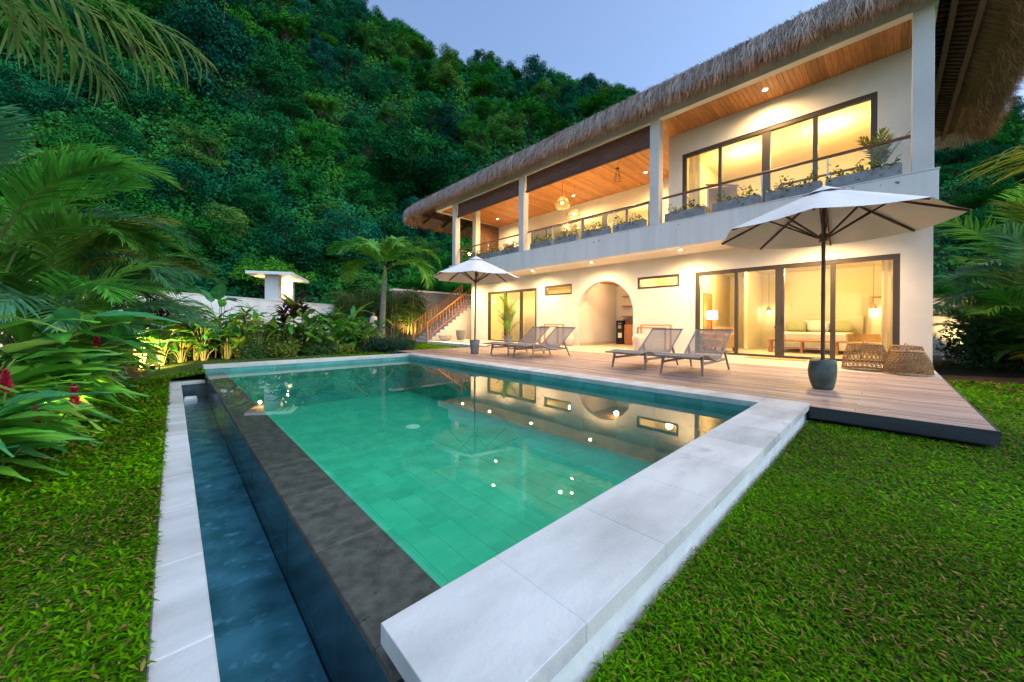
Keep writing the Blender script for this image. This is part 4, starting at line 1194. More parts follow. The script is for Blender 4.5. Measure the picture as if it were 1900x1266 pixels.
MB().lathe([(.18, 1.12), (.17, 1.42)], 20, cap=False).build('shade', emit_mat('shade', (1.0, .82, .5), 3.0), e)
lamp_point('glow', (0, 0, 1.27), 12, WARM, 0.05, e)
# curtains
def curtain(x, y0, y1, z0, z1, lab, m=M['sheer']):
    mb = MB(); n = 60
    for k in range(n + 1):
        t = k / n; y = y0 + (y1 - y0) * t; xx = x + 0.035 * math.sin(t * 2 * math.pi * max(2, int((y1 - y0) / 0.12)))
        mb.v += [(xx, y, z0), (xx, y, z1)]
    for k in range(n): mb.f.append((2 * k, 2 * k + 2, 2 * k + 3, 2 * k + 1))
    o = mb.build('curtain', m, None)
    for p in o.data.polygons: p.use_smooth = True
    s = o.modifiers.new('so', 'SOLIDIFY'); s.thickness = 0.006
    return tag(o, lab, 'curtain')
curtain(12.75, -0.12, 0.12, 0.02, 2.75, 'gathered pale curtain at the right edge of the bedroom door')
curtain(12.75, 4.36, 4.72, 3.73, 6.9, 'gathered pale curtain at the left edge of the upper bedroom glass')
curtain(12.85, 11.2, 14.0, 0.02, 2.8, 'pale curtain drawn across the left ground floor room')
e = empty('dining_chair', (12.95, 13.95, -0.02), 0.2, 'tan wooden chair behind the glass of the left ground floor room', 'chair')
MB().cbox(-.25, .25, -.25, .25, .40, .46, .02).build('seat', M['tan_fabric'], e)
MB().bar((.22, 0, .46), (.30, 0, .95), .48, .06, (1, 0, 0)).build('backrest', M['tan_fabric'], e)
for sx in (-.22, .22):
    for sy in (-.22, .22): MB().box(sx - .02, sx + .02, sy - .02, sy + .02, 0, .40).build('leg', M['light_wood'], e)
# upper bedroom: folding screen, wall panel
e = empty('wicker_screen', (13.6, 3.95, 3.70), 0.5, 'tan woven panel screen inside the upper bedroom', 'screen')
MB().cbox(-.02, .02, -.45, .45, 0, 1.9, .01).build('panel', M['tan_fabric'], e)
MB().bar((0, -.5, 1.9), (0, .5, 2.05), .06, .05).build('top_bar', M['light_wood'], e)
e = empty('canopy_bed', (15.4, 1.5, 3.70), 0, 'dark posts of a canopy bed inside the upper bedroom', 'bed')
for sx in (-1, 1):
    for sy in (-.95, .95): MB().box(sx - .04, sx + .04, sy - .04, sy + .04, 0, 1.75).build('post', M['dark_wood'], e)
for sy in (-.95, .95): MB().box(-1.04, 1.04, sy - .03, sy + .03, 1.751, 1.81).build('rail', M['dark_wood'], e)
for sx in (-1, 1): MB().box(sx - .03, sx + .03, -.91, .91, 1.752, 1.808).build('rail', M['dark_wood'], e)
MB().cbox(-.95, .95, -.9, .9, .2, .6, .05).build('mattress', M['linen'], e)
# terrace sofa
e = empty('terrace_sofa', (13.9, 7.0, 3.70), 0, 'tan rattan sofa back on the upper terrace near the middle column', 'sofa')
MB().cbox(-.4, .4, -.9, .9, .15, .45, .04).build('seat', M['tan_fabric'], e)
MB().cbox(-.5, -.38, -.95, .95, .1, .95, .04).build('backrest', M['rattan'], e)
for s in (-1, 1): MB().cbox(-.4, .4, s * .97 - .06, s * .97 + .06, .1, .62, .03).build('armrest', M['rattan'], e)

# ---- outside stairs at the far end of the house
st = empty('outdoor_stairs', (10.05, 17.95, -0.2), 0, 'white masonry outdoor stairs climbing beside the far end of the house', 'stairs')
NS, RS, RN = 14, 0.185, 0.262
for k in range(NS):
    MB().box(k * RN + 0.001 * k, 4.4, -0.72 + 0.0008 * k, 0.72 - 0.0008 * k, k * RS + 0.0005, (k + 1) * RS).build('step', M['plaster'], st)
    MB().box(k * RN - 0.02, k * RN + RN + .02, -0.73, 0.73, (k + 1) * RS + .0006, (k + 1) * RS + 0.024).build('tread', M['concrete'], st)
for s, lab in ((-1, 'near orange wooden stair railing with upright balusters'), (1, 'far orange wooden stair railing with upright balusters')):
    e = empty('stair_railing', (10.05, 17.95 + s * 0.78, -0.2), 0, lab, 'railing', 'wooden railings of the outdoor stairs')
    sl = RS / RN
    def hz(x): return 0.185 + x * sl
    for x in (-0.08, 3.3): MB().box(x - .045, x + .045, -.045, .045, 0 if x < 0 else hz(x), hz(x) + 1.05).build('newel', M['orange_wood'], e)
    MB().bar((-0.08, 0, hz(-.08) + .98), (3.3, 0, hz(3.3) + .98), 0.07, 0.05).build('handrail', M['orange_wood'], e)
    MB().bar((-0.08, 0, hz(-.08) + .16), (3.3, 0, hz(3.3) + .16), 0.05, 0.05).build('lower_rail', M['orange_wood'], e)
    for k in range(1, 17):
        x = -0.08 + 3.38 * k / 17
        MB().box(x - .02, x + .02, -.02, .02, hz(x) + .18, hz(x) + .96).build('baluster', M['orange_wood'], e)
x0 = 10.05
# retaining wall with white cap behind the stairs
e = empty('retaining_wall', (11.5, 21.2, -0.2), 0, 'grey stone retaining wall with white cap behind the stairs', 'wall')
MB().box(-1.6, 6.0, -0.2, 0.2, 0, 3.1).build('stone_face', M['concrete'], e)
MB().box(-1.7, 6.0, -0.26, 0.26, 3.101, 3.22).build('cap', M['white_paint'], e)

# ---- garden wall and lit gatehouse
def ld(lat, d): return d * CA + lat * SA, d * SA - lat * CA
wall_pts = [ld(-12.9 + 0.166 * (d - 12), d) for d in (3.0, 27.0)]
(ax0, ay0), (ax1, ay1) = wall_pts
ang = math.atan2(ay1 - ay0, ax1 - ax0); Lw = math.hypot(ax1 - ax0, ay1 - ay0)
e = empty('garden_wall', (ax0, ay0, -0.32), ang, 'long white rendered garden wall behind the planting bed', 'wall')
MB().box(0, Lw, -0.10, 0.10, 0, 2.27).build('wall_body', M['plaster_stained'], e)
MB().box(0, Lw, -0.125, 0.125, 2.271, 2.32).build('wall_cap', M['plaster'], e)
gA, gB = Vector(ld(-13.0, 17.4)), Vector(ld(-11.0, 17.8)); gC = Vector(ld(-12.3, 21.6))
ux = gB - gA; vx = gC - gB
e = empty('gatehouse', (gA.x, gA.y, -0.3), 0, 'small white gatehouse with flat roof and warm light above the garden wall', 'gatehouse')
def gp(u, v): q = ux * u + vx * v; return (q.x, q.y)
def gprism(u0, u1, v0, v1, z0, z1, name, m):
    c = [gp(u0, v0), gp(u1, v0), gp(u1, v1), gp(u0, v1)]
    mb = MB(); mb.add([(p[0], p[1], z) for z in (z0, z1) for p in c], [(3, 2, 1, 0), (4, 5, 6, 7), (0, 1, 5, 4), (1, 2, 6, 5), (2, 3, 7, 6), (3, 0, 4, 7)])
    return mb.build(name, m, e)
gprism(0, 1, 0, 1, 3.56, 3.70, 'flat_roof', M['white_paint'])
gprism(0.36, 0.66, 0.10, 0.24, 0, 3.56, 'pillar', M['plaster'])
gprism(0.36, 0.66, 0.78, 0.90, 0, 3.56, 'pillar', M['plaster'])
gprism(0.30, 0.36, 0.20, 0.85, 0, 3.55, 'back_panel', M['plaster'])
gprism(0.37, 0.62, 0.25, 0.77, 2.35, 2.45, 'gate_bar', M['orange_wood'])
gprism(0.37, 0.62, 0.25, 0.77, 1.8, 2.05, 'gate_bar', M['orange_wood'])
gprism(0.40, 0.42, 0.35, 0.45, 2.75, 3.15, 'meter_box', M['black_metal'])
q = gp(0.60, 0.70); MB().box(q[0] - .06, q[0] + .06, q[1] - .06, q[1] + .06, 3.0, 3.25).build('wall_lamp', M['lens'], e)
q = gp(0.72, 0.5); lamp_point('glow', (q[0], q[1], 3.1), 9, (1.0, 0.50, 0.14), 0.08, e)
q = gp(0.15, 0.3); lamp_point('glow', (q[0], q[1], 3.3), 9, (1.0, 0.5, 0.14), 0.08, e)

# ---- yellow lit wall piece and low edge on the right, beyond the house corner
e = empty('end_wall', (20.6, -1.85, -0.2), 0, 'pale end wall lit yellow from below beside the house corner', 'wall')
MB().box(0, 0.2, -1.6, 0.75, 0, 2.1).build('wall_body', M['plaster'], e)
MB().box(-.03, .23, -1.65, .8, 2.101, 2.16).build('wall_cap', M['plaster'], e)
def uplight(x, y, z, energy, lab, tgt=None, color=(1.0, 0.68, 0.22), angle=120):
    e = empty('garden_uplight', (x, y, z), 0, lab, 'garden light', 'garden uplights')
    MB().lathe([(0.0, 0.0), (0.05, 0.0), (0.055, 0.12), (0.04, 0.13)], 14, cap=False).build('housing', M['black_metal'], e)
    MB().lathe([(0.0, 0.118), (0.04, 0.118)], 12, cap=False).build('lens', M['lens'], e)
    lamp_spot('beam', (0, 0, 0.16), energy, tgt or (0, 0, 1.2), angle, 0.6, color, 0.04, e)
    return e
uplight(*ld(-4.75, 3.15), -0.29, 230, 'garden uplight among the red ginger at the left', (0.3, 0.1, 0.9))
uplight(19.9, -2.0, -0.19, 110, 'garden uplight at the foot of the end wall', (0.6, -0.2, 1.2))
xx, yy = at(283, 8.5)
uplight(xx, yy, -0.29, 230, 'garden uplight in the bed behind the overflow trough', (0.05, 0.6, 0.55), (1.0, 0.58, 0.24), 150)
xx, yy = at(762, 20.9)
uplight(xx, yy, -0.19, 200, 'garden uplight at the foot of the bamboo', (0.35, 0.45, 1.3), angle=110)
xx, yy = at(190, 9.5)
uplight(xx, yy, -0.29, 90, 'garden uplight hidden behind the left palms', (-0.3, 0.5, 0.9))
# ================================================================== hill and jungle
ridge_px = np.array([-2400, -1200, -400, 0, 200, 400, 575, 650, 700, 740, 800, 850, 900, 960, 1040, 1100, 1180, 1300, 1500, 1700, 1880, 2300, 3200, 5000], float)
ridge_y = np.array([-180, -330, -330, -285, -200, -90, 22, 55, 82, 100, 122, 130, 128, 142, 166, 178, 196, 225, 245, 250, 240, 280, 330, 400], float)
base_px = np.array([-2400, -600, 0, 300, 700, 850, 1200, 1900, 2500, 5000], float)
base_d = np.array([9, 12, 15.5, 19, 28.5, 30, 34, 30, 28, 24], float)
D_RIDGE = 125.0
_ph = np.random.default_rng(11).random(24) * 6.28
def bumps(px, d):
    px = np.asarray(px, float); d = np.asarray(d, float)
    x = d * (px - 950) / F_PX
    s = 0
    for i in range(6):
        k = 0.045 * (1.55 ** i); a = 3.2 * (0.62 ** i)
        s = s + a * np.sin(k * x * (1 + .13 * i) + k * d * (0.7 - .2 * i) + _ph[i]) * np.cos(k * d * 1.1 - k * x * .4 + _ph[i + 6])
    return s
def hill_z(px, d):
    px = np.asarray(px, float); d = np.asarray(d, float)
    d0 = np.interp(px, base_px, base_d); ry = np.interp(px, ridge_px, ridge_y)
    zr = CAM_H + D_RIDGE * (HOR_Y - ry) / F_PX
    s = (d - d0) / (D_RIDGE - d0)
    sc = np.clip(s, 0, 1.0)
    z = -0.5 + zr * (0.86 * sc + 0.14 * np.sin(sc * np.pi / 2))
    z = z + bumps(px, d) * np.clip(s * 4, 0, 1) * np.clip((1.05 - s) * 4, 0, 1)
    z = np.where(s > 1, z - (d - D_RIDGE) * 0.55, z)
    z = np.where(s < 0, -0.5 + (d - d0) * 0.6, z)
    return z
def hill_pos(px, d):
    px = np.asarray(px, float); d = np.asarray(d, float)
    r = (px - 950) / F_PX
    return np.stack([d * (CA + r * SA), d * (SA - r * CA), hill_z(px, d)], -1)
def proj_px(p):
    d = p[..., 0] * CA + p[..., 1] * SA
    u = (p[..., 0] * SA - p[..., 1] * CA) / d * F_PX; v = (CAM_H - p[..., 2]) / d * F_PX
    return 950 + u, HOR_Y + v + u * 0.00655
pxs = np.concatenate([np.linspace(-2400, -400, 24), np.linspace(-360, 2200, 110), np.linspace(2300, 5000, 22)])
ts = np.linspace(-0.04, 1.35, 70)
grid = np.stack([hill_pos(pxs, np.interp(pxs, base_px, base_d) + t * (D_RIDGE - np.interp(pxs, base_px, base_d))) for t in ts], 0)
nr, nc = grid.shape[:2]
ii = np.arange(nr - 1)[:, None] * nc + np.arange(nc - 1)[None, :]
quads = np.stack([ii, ii + 1, ii + nc + 1, ii + nc], -1).reshape(-1, 4)
tag(mobj('hill', np_mesh('hill', grid.reshape(-1, 3), quads[:, ::-1], M['hill'], smooth=True)), kind='structure')

# ---- tree prototypes
def crown_mesh(name, seed, kind, n_leaf, leaf, c_dark, c_light):
    rs = np.random.default_rng(seed)
    if kind == 'round':   nb, ext, zc = 22, np.array([0.78, 0.78, 0.62]), 0.85
    elif kind == 'flat':  nb, ext, zc = 26, np.array([0.98, 0.98, 0.34]), 1.05
    elif kind == 'tall':  nb, ext, zc = 22, np.array([0.55, 0.55, 0.95]), 1.15
    else:                 nb, ext, zc = 24, np.array([0.85, 0.85, 0.50]), 0.50     # draped mound
    c = rand_dirs(nb, rs) * (rs.random((nb, 1)) ** 0.5) * ext
    if kind == 'flat': c[:, 2] = np.abs(c[:, 2]) * 0.7 - 0.18 * (c[:, 0] ** 2 + c[:, 1] ** 2) + 0.05
    c[:, 2] += zc
    nb2 = nb * 3; c = np.concatenate([c, np.repeat(c, 2, axis=0) + rand_dirs(nb * 2, rs) * 0.24]); nb = nb2
    rad = 0.10 + 0.14 * rs.random(nb)
    which = rs.choice(nb, n_leaf, p=rad ** 2 / (rad ** 2).sum())
    dirs = rand_dirs(n_leaf, rs)
    dirs[:, 2] = np.where(dirs[:, 2] < -0.35, -dirs[:, 2], dirs[:, 2])
    rr = rad[which][:, None] * (0.55 + 0.75 * rs.random((n_leaf, 1)))
    pos = c[which] + dirs * rr * np.array([1, 1, 0.8])
    nrm = unit(dirs + rs.normal(size=(n_leaf, 3)) * 0.45 + np.array([0, 0, 0.35]))
    ax = unit(np.cross(nrm, rand_dirs(n_leaf, rs)) + np.array([0, 0, -0.25]))
    L_ = leaf * (0.6 + 0.9 * rs.random(n_leaf))
    v, f = leaf_quads(pos, ax, nrm, L_, L_ * 0.62, 0.12)
    t = rs.random((nb, 1)); cb = np.array(c_dark) * (1 - t) + np.array(c_light) * t
    col = cb[which] * (0.8 + 0.4 * rs.random((n_leaf, 1)))
    return np_mesh(name, v, f, M['leaf_far'], np.repeat(col, 4, axis=0)), c, rad
def trunk_mesh(name, seed, cents, h0=1.0):
    rs = random.Random(seed); mb = MB()
    fork = Vector((rs.uniform(-.04, .04), rs.uniform(-.04, .04), 0.38))
    mb.tube([(0, 0, -0.35), (fork.x * .4, fork.y * .4, 0.18), tuple(fork)], [0.055 * h0, 0.042 * h0, 0.034 * h0], 7)
    order = sorted(range(len(cents)), key=lambda i: -cents[i][2])[:14]
    for i in order[::2] + order[1::4]:
        p = Vector(cents[i]); m_ = fork.lerp(p, 0.5) + Vector((rs.uniform(-.09, .09), rs.uniform(-.09, .09), rs.uniform(-.08, .02)))
        q_ = fork.lerp(m_, .5) + Vector((rs.uniform(-.04, .04), rs.uniform(-.04, .04), .02))
        mb.tube([tuple(fork), tuple(q_), tuple(m_), tuple(p)], [0.026 * h0, 0.020 * h0, 0.014 * h0, 0.006], 5)
    return mb.mesh(name, M['bark'], True)
G = [((0.014, 0.098, 0.032), (0.046, 0.215, 0.050)), ((0.011, 0.083, 0.042), (0.034, 0.175, 0.066)), ((0.024, 0.125, 0.026), (0.085, 0.270, 0.045)),
     ((0.010, 0.070, 0.046), (0.027, 0.150, 0.082)), ((0.030, 0.120, 0.030), (0.105, 0.245, 0.060))]
kinds = ['round', 'mound', 'flat', 'tall', 'round', 'mound', 'flat', 'round']
G7 = ((0.008, 0.060, 0.026), (0.022, 0.125, 0.040))
protos = []
for i, k in enumerate(kinds):
    cm, cents, rad = crown_mesh('crown', 100 + i, k, 14000 if i < 7 else 26000, 0.043 if i < 7 else 0.032, *(G[i % len(G)] if i < 7 else G7))
    protos.append((cm, trunk_mesh('trunk', 50 + i, cents, 1.0 if i < 7 else 1.3), k))
def place_tree(p, s, k, lab, group=None, rz=None, sz=1.0, name='jungle_tree'):
    cm, tm, _ = protos[k]
    e = empty(name, tuple(p), random.uniform(0, 6.28) if rz is None else rz, lab, 'tree', group)
    e.scale = (s, s, s * sz)
    mobj('trunk', tm, e); mobj('crown', cm, e)
    return e
# trees one can name
def hp(px, d, dz=0): p = hill_pos(px, d); return (float(p[0]), float(p[1]), float(p[2]) + dz)
named = [(790, 47, 8.0, 7, 1.05, 'big dark spreading tree with forked trunk in the middle of the hillside'),
         (385, 40, 6.5, 3, 1.15, 'tall dark vine-covered tree high on the left of the hillside'),
         (838, 122, 4.2, 0, 1.0, 'small round tree standing clear on the ridge line'),
         (905, 122, 4.8, 4, 1.0, 'broad tree on the ridge line right of the small round one'),
         (735, 120, 6.5, 2, 1.0, 'spreading tree on the ridge where it steps down'),
         (640, 118, 7.5, 0, 1.0, 'large round tree on the ridge near the top of the picture'),
         (1120, 70, 6.5, 5, 1.0, 'grey green tree on the slope just above the thatch'),
         (545, 30, 4.0, 1, 1.0, 'blue green vine-covered tree behind the gatehouse'),
         (330, 24, 3.6, 5, 1.0, 'leafy dark tree overhanging the garden wall'),
         (640, 33, 4.2, 1, 1.1, 'dense tree behind the fan of the garden palm')]
for px, d, s, k, sz, lab in named:
    place_tree(hp(px, d, -0.1 * s), s, k, lab, None, None, sz)
# the rest of the wood
placed = [(hp(px, d)[:2], s) for px, d, s, *_ in named]
rs = np.random.default_rng(21)
count = 0; tries = 0
while count < 288 and tries < 40000:
    tries += 1
    px = rs.uniform(-120, 1300) if rs.random() < 0.93 else rs.uniform(1720, 2000)
    d0 = float(np.interp(px, base_px, base_d)); t = rs.random() ** 1.25
    d = d0 + 2.0 + t * (D_RIDGE + 2 - d0 - 2.0)
    p = hp(px, d)
    q = proj_px(np.array(p) + np.array([0, 0, 3.0]))
    if q[1] < -260: continue
    if px > 850 and px < 1500 and q[1] > 395 - (px - 745) * 0.50: continue
    s = (2.0 + 0.024 * d) * rs.uniform(0.75, 1.45)
    if any((p[0] - a[0]) ** 2 + (p[1] - a[1]) ** 2 < (0.50 * (s + b_)) ** 2 for a, b_ in placed): continue
    placed.append((p[:2], s)); count += 1
    k = int(rs.choice(len(protos), p=[.2, .2, .1, .12, .14, .17, .07, 0.0]))
    place_tree((p[0], p[1], p[2] - 0.25 * s), s, k, 'dense green jungle tree in the wood covering the hillside', 'trees of the hillside wood', None, float(rs.uniform(0.85, 1.2)))
print('jungle trees', count)

# ---- undergrowth and vines: one leafy mass over the slope
def undergrowth(n, pxlo, pxhi, tp, lsz, lk, mound, seed, dmin=0.0, dmax=1.0):
    r2 = np.random.default_rng(seed)
    px = r2.uniform(pxlo, pxhi, n); d0 = np.interp(px, base_px, base_d)
    t = dmin + (dmax - dmin) * r2.random(n) ** tp; d = d0 + t * (D_RIDGE - d0)
    p = hill_pos(px, d)
    x = d * (px - 950) / F_PX
    m_ = (np.sin(x * 1.3 + d * .9) * np.sin(x * .7 - d * 1.7 + 1) + np.sin(x * 2.9 + 2) * np.sin(d * 3.1) * .6)
    p[:, 2] += np.abs(m_) * mound * (0.5 + d / 60) + r2.random(n) * 0.5 * mound
    nrm = unit(r2.normal(size=(n, 3)) * 0.55 + np.stack([-CA * np.ones(n), -SA * np.ones(n), 1.1 * np.ones(n)], -1) * 0.6)
    ax = unit(np.cross(nrm, rand_dirs(n, r2)) + np.array([0, 0, -0.35]))
    L_ = (lsz + lk * d) * (0.6 + 0.9 * r2.random(n))
    v, f = leaf_quads(p, ax, nrm, L_, L_ * 0.7, 0.1)
    patch = 0.5 + 0.5 * np.sin(x * .35 + d * .21 + np.sin(x * .9) * 1.2)
    patch2 = 0.5 + 0.5 * np.sin(x * .22 - d * .4 + 2)
    c = (np.array([0.014, 0.095, 0.038])[None] * (1 - patch[:, None]) + np.array([0.060, 0.225, 0.042])[None] * patch[:, None])
    c = c * (1 - 0.35 * patch2[:, None]) + np.array([0.022, 0.115, 0.080])[None] * 0.35 * patch2[:, None]
    c = c * (0.75 + 0.5 * r2.random((n, 1)))
    return v, f, np.repeat(c, 4, axis=0)
leafy('hillside_undergrowth', M['leaf_far'],
      [undergrowth(190000, -220, 1320, 1.15, 0.13, 0.0052, 0.9, 31), undergrowth(20000, 1660, 2150, 1.1, 0.2, 0.006, 0.9, 32),
       undergrowth(110000, -150, 900, 1.0, 0.11, 0.005, 1.3, 33, 0.0, 0.20)], kind='stuff')
tag(bpy.data.objects['hillside_undergrowth'], 'mass of vines and shrubs covering the steep jungle slope', 'undergrowth')

# ================================================================== palms
def rachis(L, e0, droop, n=16, side=0.0):
    pts = [np.zeros(3)]; a = e0; yaw = 0
    tang = []
    for k in range(n):
        t = (k + .5) / n; a = e0 - droop * t ** 1.4; yaw = side * t ** 1.5
        tv = np.array([math.cos(a) * math.cos(yaw), math.cos(a) * math.sin(yaw), math.sin(a)])
        pts.append(pts[-1] + tv * L / n); tang.append(tv)
    tang.append(tang[-1])
    return np.array(pts), np.array(tang)
def frond(seed, L=2.0, e0=1.0, droop=1.6, n=34, ll=0.55, lw=0.035, side=0.0, vee=0.35, lbend=1.0, c0=(0.05, 0.13, 0.02), c1=(0.10, 0.20, 0.03), crach=(0.20, 0.24, 0.06), bare=0.18, segs=4, rw=0.022):
    r2 = np.random.default_rng(seed)
    P, T = rachis(L, e0, droop, 18, side)
    s = np.linspace(0, 1, len(P))
    parts = []
    # rachis as crossed strips
    up = unit(np.stack([-T[:, 2] * T[:, 0], -T[:, 2] * T[:, 1], T[:, 0] ** 2 + T[:, 1] ** 2 + 1e-3], -1))
    sd = unit(np.cross(T, up))
    w_ = (rw * (1 - 0.75 * s))[:, None]
    for q in (sd, up):
        v = np.stack([P - q * w_ * .5, P + q * w_ * .5], 1).reshape(-1, 3)
        i = np.arange(len(P) - 1)[:, None] * 2
        f = np.concatenate([i, i + 1, i + 3, i + 2], 1)
        parts.append((v, f, np.array(crach)))
    for sg in (-1, 1):
        t = bare + (1 - bare) * (np.arange(n) + r2.random(n) * .5) / n
        t = np.clip(t, 0, 0.995)
        base = np.stack([np.interp(t, s, P[:, i]) for i in range(3)], -1)
        tg = unit(np.stack([np.interp(t, s, T[:, i]) for i in range(3)], -1))
        upv = unit(np.stack([np.interp(t, s, up[:, i]) for i in range(3)], -1)); sv = np.cross(tg, upv)
        beta = (1.15 - 0.75 * t + r2.normal(size=n) * 0.09)[:, None]
        ax = tg * np.cos(beta) + sv * sg * np.sin(beta) + upv * vee * (1 - .4 * t)[:, None] + r2.normal(size=(n, 3)) * 0.05
        prof = np.sin(np.clip(0.18 + 0.82 * (1 - np.abs(2 * (t - bare) / (1 - bare) - 0.85) ** 1.7), 0.1, 1) * math.pi / 2)
        L_ = ll * prof * (0.85 + .3 * r2.random(n))
        v, f = blades(base, ax, upv, L_, lw * (0.7 + 0.5 * prof), lbend * (0.6 + .8 * r2.random(n)), segs=segs, belly=0.3, fold=0.35)
        parts.append((v, f, vcol(n, (segs + 1) * 2, c0, c1, r2)))
    vs, fs, cs, b0 = [], [], [], 0
    for v, f, c in parts:
        vs.append(v); fs.append(f + b0); cs.append(np.broadcast_to(c, v.shape)); b0 += len(v)
    return np_mesh('frond', np.concatenate(vs), np.concatenate(fs), M['leaf'], np.concatenate(cs))
GREEN = dict(c0=(0.06, 0.25, 0.028), c1=(0.15, 0.42, 0.045)); YEL = dict(c0=(0.14, 0.20, 0.02), c1=(0.28, 0.29, 0.035)); TEAL = dict(c0=(0.05, 0.20, 0.08), c1=(0.12, 0.30, 0.13))

# coconut-like palm by the pool corner
px_, py_ = at(708, 15.2)
e = empty('palm_tree', (px_, py_, -0.2), 0, 'young palm tree with smooth grey green trunk behind the far pool corner', 'palm tree')
tp = [(0, 0, -0.1), (0.01, 0.0, 0.5), (0.03, -.02, 1.4), (0.06, -.05, 2.2), (0.09, -.07, 2.95)]
MB().tube(tp, [0.15, 0.135, 0.115, 0.10, 0.085], 14).build('trunk', M['palm_bark'], e, smooth=True)
MB().tube([(0.09, -.07, 2.90), (0.10, -.08, 3.25), (0.10, -.08, 3.5)], [0.095, 0.075, 0.03], 12).build('crownshaft', M['stem'], e, smooth=True)
rl = math.atan2(-CA, SA)     # world angle of the image's right
fr = [(-3.05, 1.15, 2.1, 3.0, 1), (3.14 - .35, .8, 2.4, 2.6, 2), (2.55, 1.25, 1.5, 2.8, 3), (0.20, 1.05, 2.15, 2.9, 4), (-0.2, .55, 2.2, 2.6, 5), (-0.9, 1.15, 1.9, 2.5, 6), (1.5, 1.35, 1.2, 2.5, 7), (-2.2, .95, 1.8, 2.4, 8), (0.7, .8, 1.9, 2.5, 9)]
for a, e0, dr, L_, sd_ in fr:
    me = frond(200 + sd_, L_, e0, dr, 46, 0.78, 0.080, 0.0, 0.40, 0.8, c0=(0.06, 0.30, 0.035), c1=(0.16, 0.50, 0.06))
    o = mobj('frond', me, e, (0.10, -.08, 3.28)); o.rotation_euler = (0, 0, rl + a)

def areca(name, x, y, z, lab, n, hgt, L_, ll, seed, pal=(GREEN, TEAL, YEL), azr=None, lw=0.032, stems=5, lean=0.25, nleaf=36, group=None):
    r2 = random.Random(seed)
    e = empty(name, (x, y, z), 0, lab, 'palm', group)
    for k in range(stems):
        a = r2.uniform(0, 6.28); rr = r2.uniform(0.05, 0.25)
        h = hgt * r2.uniform(0.75, 1.05)
        top = (rr * math.cos(a) + lean * math.cos(a) * h * .3, rr * math.sin(a) + lean * math.sin(a) * h * .3, h)
        MB().tube([(rr * math.cos(a), rr * math.sin(a), -0.05), ((rr + top[0]) * .5 * math.cos(a) * .5 + top[0] * .25, top[1] * .5, h * .5), top], [0.024, 0.020, 0.014], 7).build('stem', M['brown_stem'], e, smooth=True)
    kinds_ = [frond(seed * 10 + i, L_ * r2.uniform(.85, 1.1), r2.uniform(.8, 1.25), r2.uniform(1.0, 1.7), nleaf, ll, lw, r2.uniform(-.3, .3), 0.36, r2.uniform(.3, .8), **pal[i % len(pal)]) for i in range(4)]
    for k in range(n):
        a = r2.uniform(*(azr or (0, 6.28))); h = hgt * r2.uniform(0.25, 1.05)
        o = mobj('frond', kinds_[k % 4], e, (0.12 * math.cos(a), 0.12 * math.sin(a), h))
        o.rotation_euler = (r2.uniform(-.25, .25), r2.uniform(-.25, .35), a); s = r2.uniform(.8, 1.1); o.scale = (s, s, s)
    return e
def W(lat, d): return ld(lat, d)
# left-hand palms
x, y = W(-7.2, 5.6); areca('areca_palm', x, y, -0.3, 'bushy palm with long arching fronds at the left edge, in front of the wall', 34, 1.9, 2.1, 0.60, 3, lw=0.030, nleaf=52)
x, y = W(-9.2, 8.0); areca('areca_palm', x, y, -0.3, 'bushy palm further back at the left, beside the garden wall', 34, 2.2, 2.4, 0.62, 4, lw=0.032, nleaf=52)
x, y = W(-6.3, 4.3); areca('areca_palm', x, y, -0.3, 'tall green palm at the left edge whose fan of fronds reaches highest', 26, 2.9, 1.9, 0.55, 6, (GREEN, TEAL, GREEN), lw=0.028, nleaf=50)
x, y = W(-5.6, 4.2); areca('areca_palm', x, y, -0.3, 'low palm at the left edge whose fronds hang over the lawn', 20, 1.25, 1.5, 0.45, 5, (GREEN, TEAL, GREEN), lw=0.024, nleaf=46)
# overhanging palm at the top left, its trunk outside the view
x, y = W(-3.55, 1.9)
e = empty('tall_palm', (x, y, -0.3), 0, 'tall palm outside the left edge whose yellowing frond tips hang into the top corner', 'palm tree')
MB().tube([(0, 0, -0.1), (0.1, 0.05, 1.4), (0.12, 0.1, 2.9)], [0.11, 0.09, 0.08], 10).build('trunk', M['palm_bark'], e, smooth=True)
for k, (a, e0, dr, L_) in enumerate(((0.15, .62, 1.0, 1.55), (0.55, .5, 1.1, 1.5), (-0.2, .6, 1.0, 1.6), (0.95, .8, 1.5, 1.6))):
    me = frond(500 + k, L_, e0, dr, 18, 0.50, 0.019, 0.1, 0.1, 1.5, c0=(0.08, 0.20, 0.03), c1=(0.24, 0.30, 0.08))
    o = mobj('frond', me, e, (0.12, 0.1, 3.28)); o.rotation_euler = (0, 0, math.atan2(SA, CA) - 0.35 + a)

# right-hand palms
for i, (la, d, h, L_, sd_, lab) in enumerate(((11.3, 7.4, 1.9, 2.0, 21, 'bushy palm at the right edge in front of the house corner'), (12.9, 8.7, 2.7, 2.4, 22, 'taller palm behind it at the right edge'),
                                             (14.4, 10.4, 1.3, 2.2, 23, 'low dark palm at the far right beside the end wall'), (12.0, 7.0, 0.7, 1.8, 24, 'low palm at the right edge spreading over the gravel'))):
    x, y = W(la, d)
    areca('areca_palm', x, y, -0.2, lab, 34, h, L_, 0.62, sd_, (GREEN, TEAL, YEL, GREEN), lw=0.036)
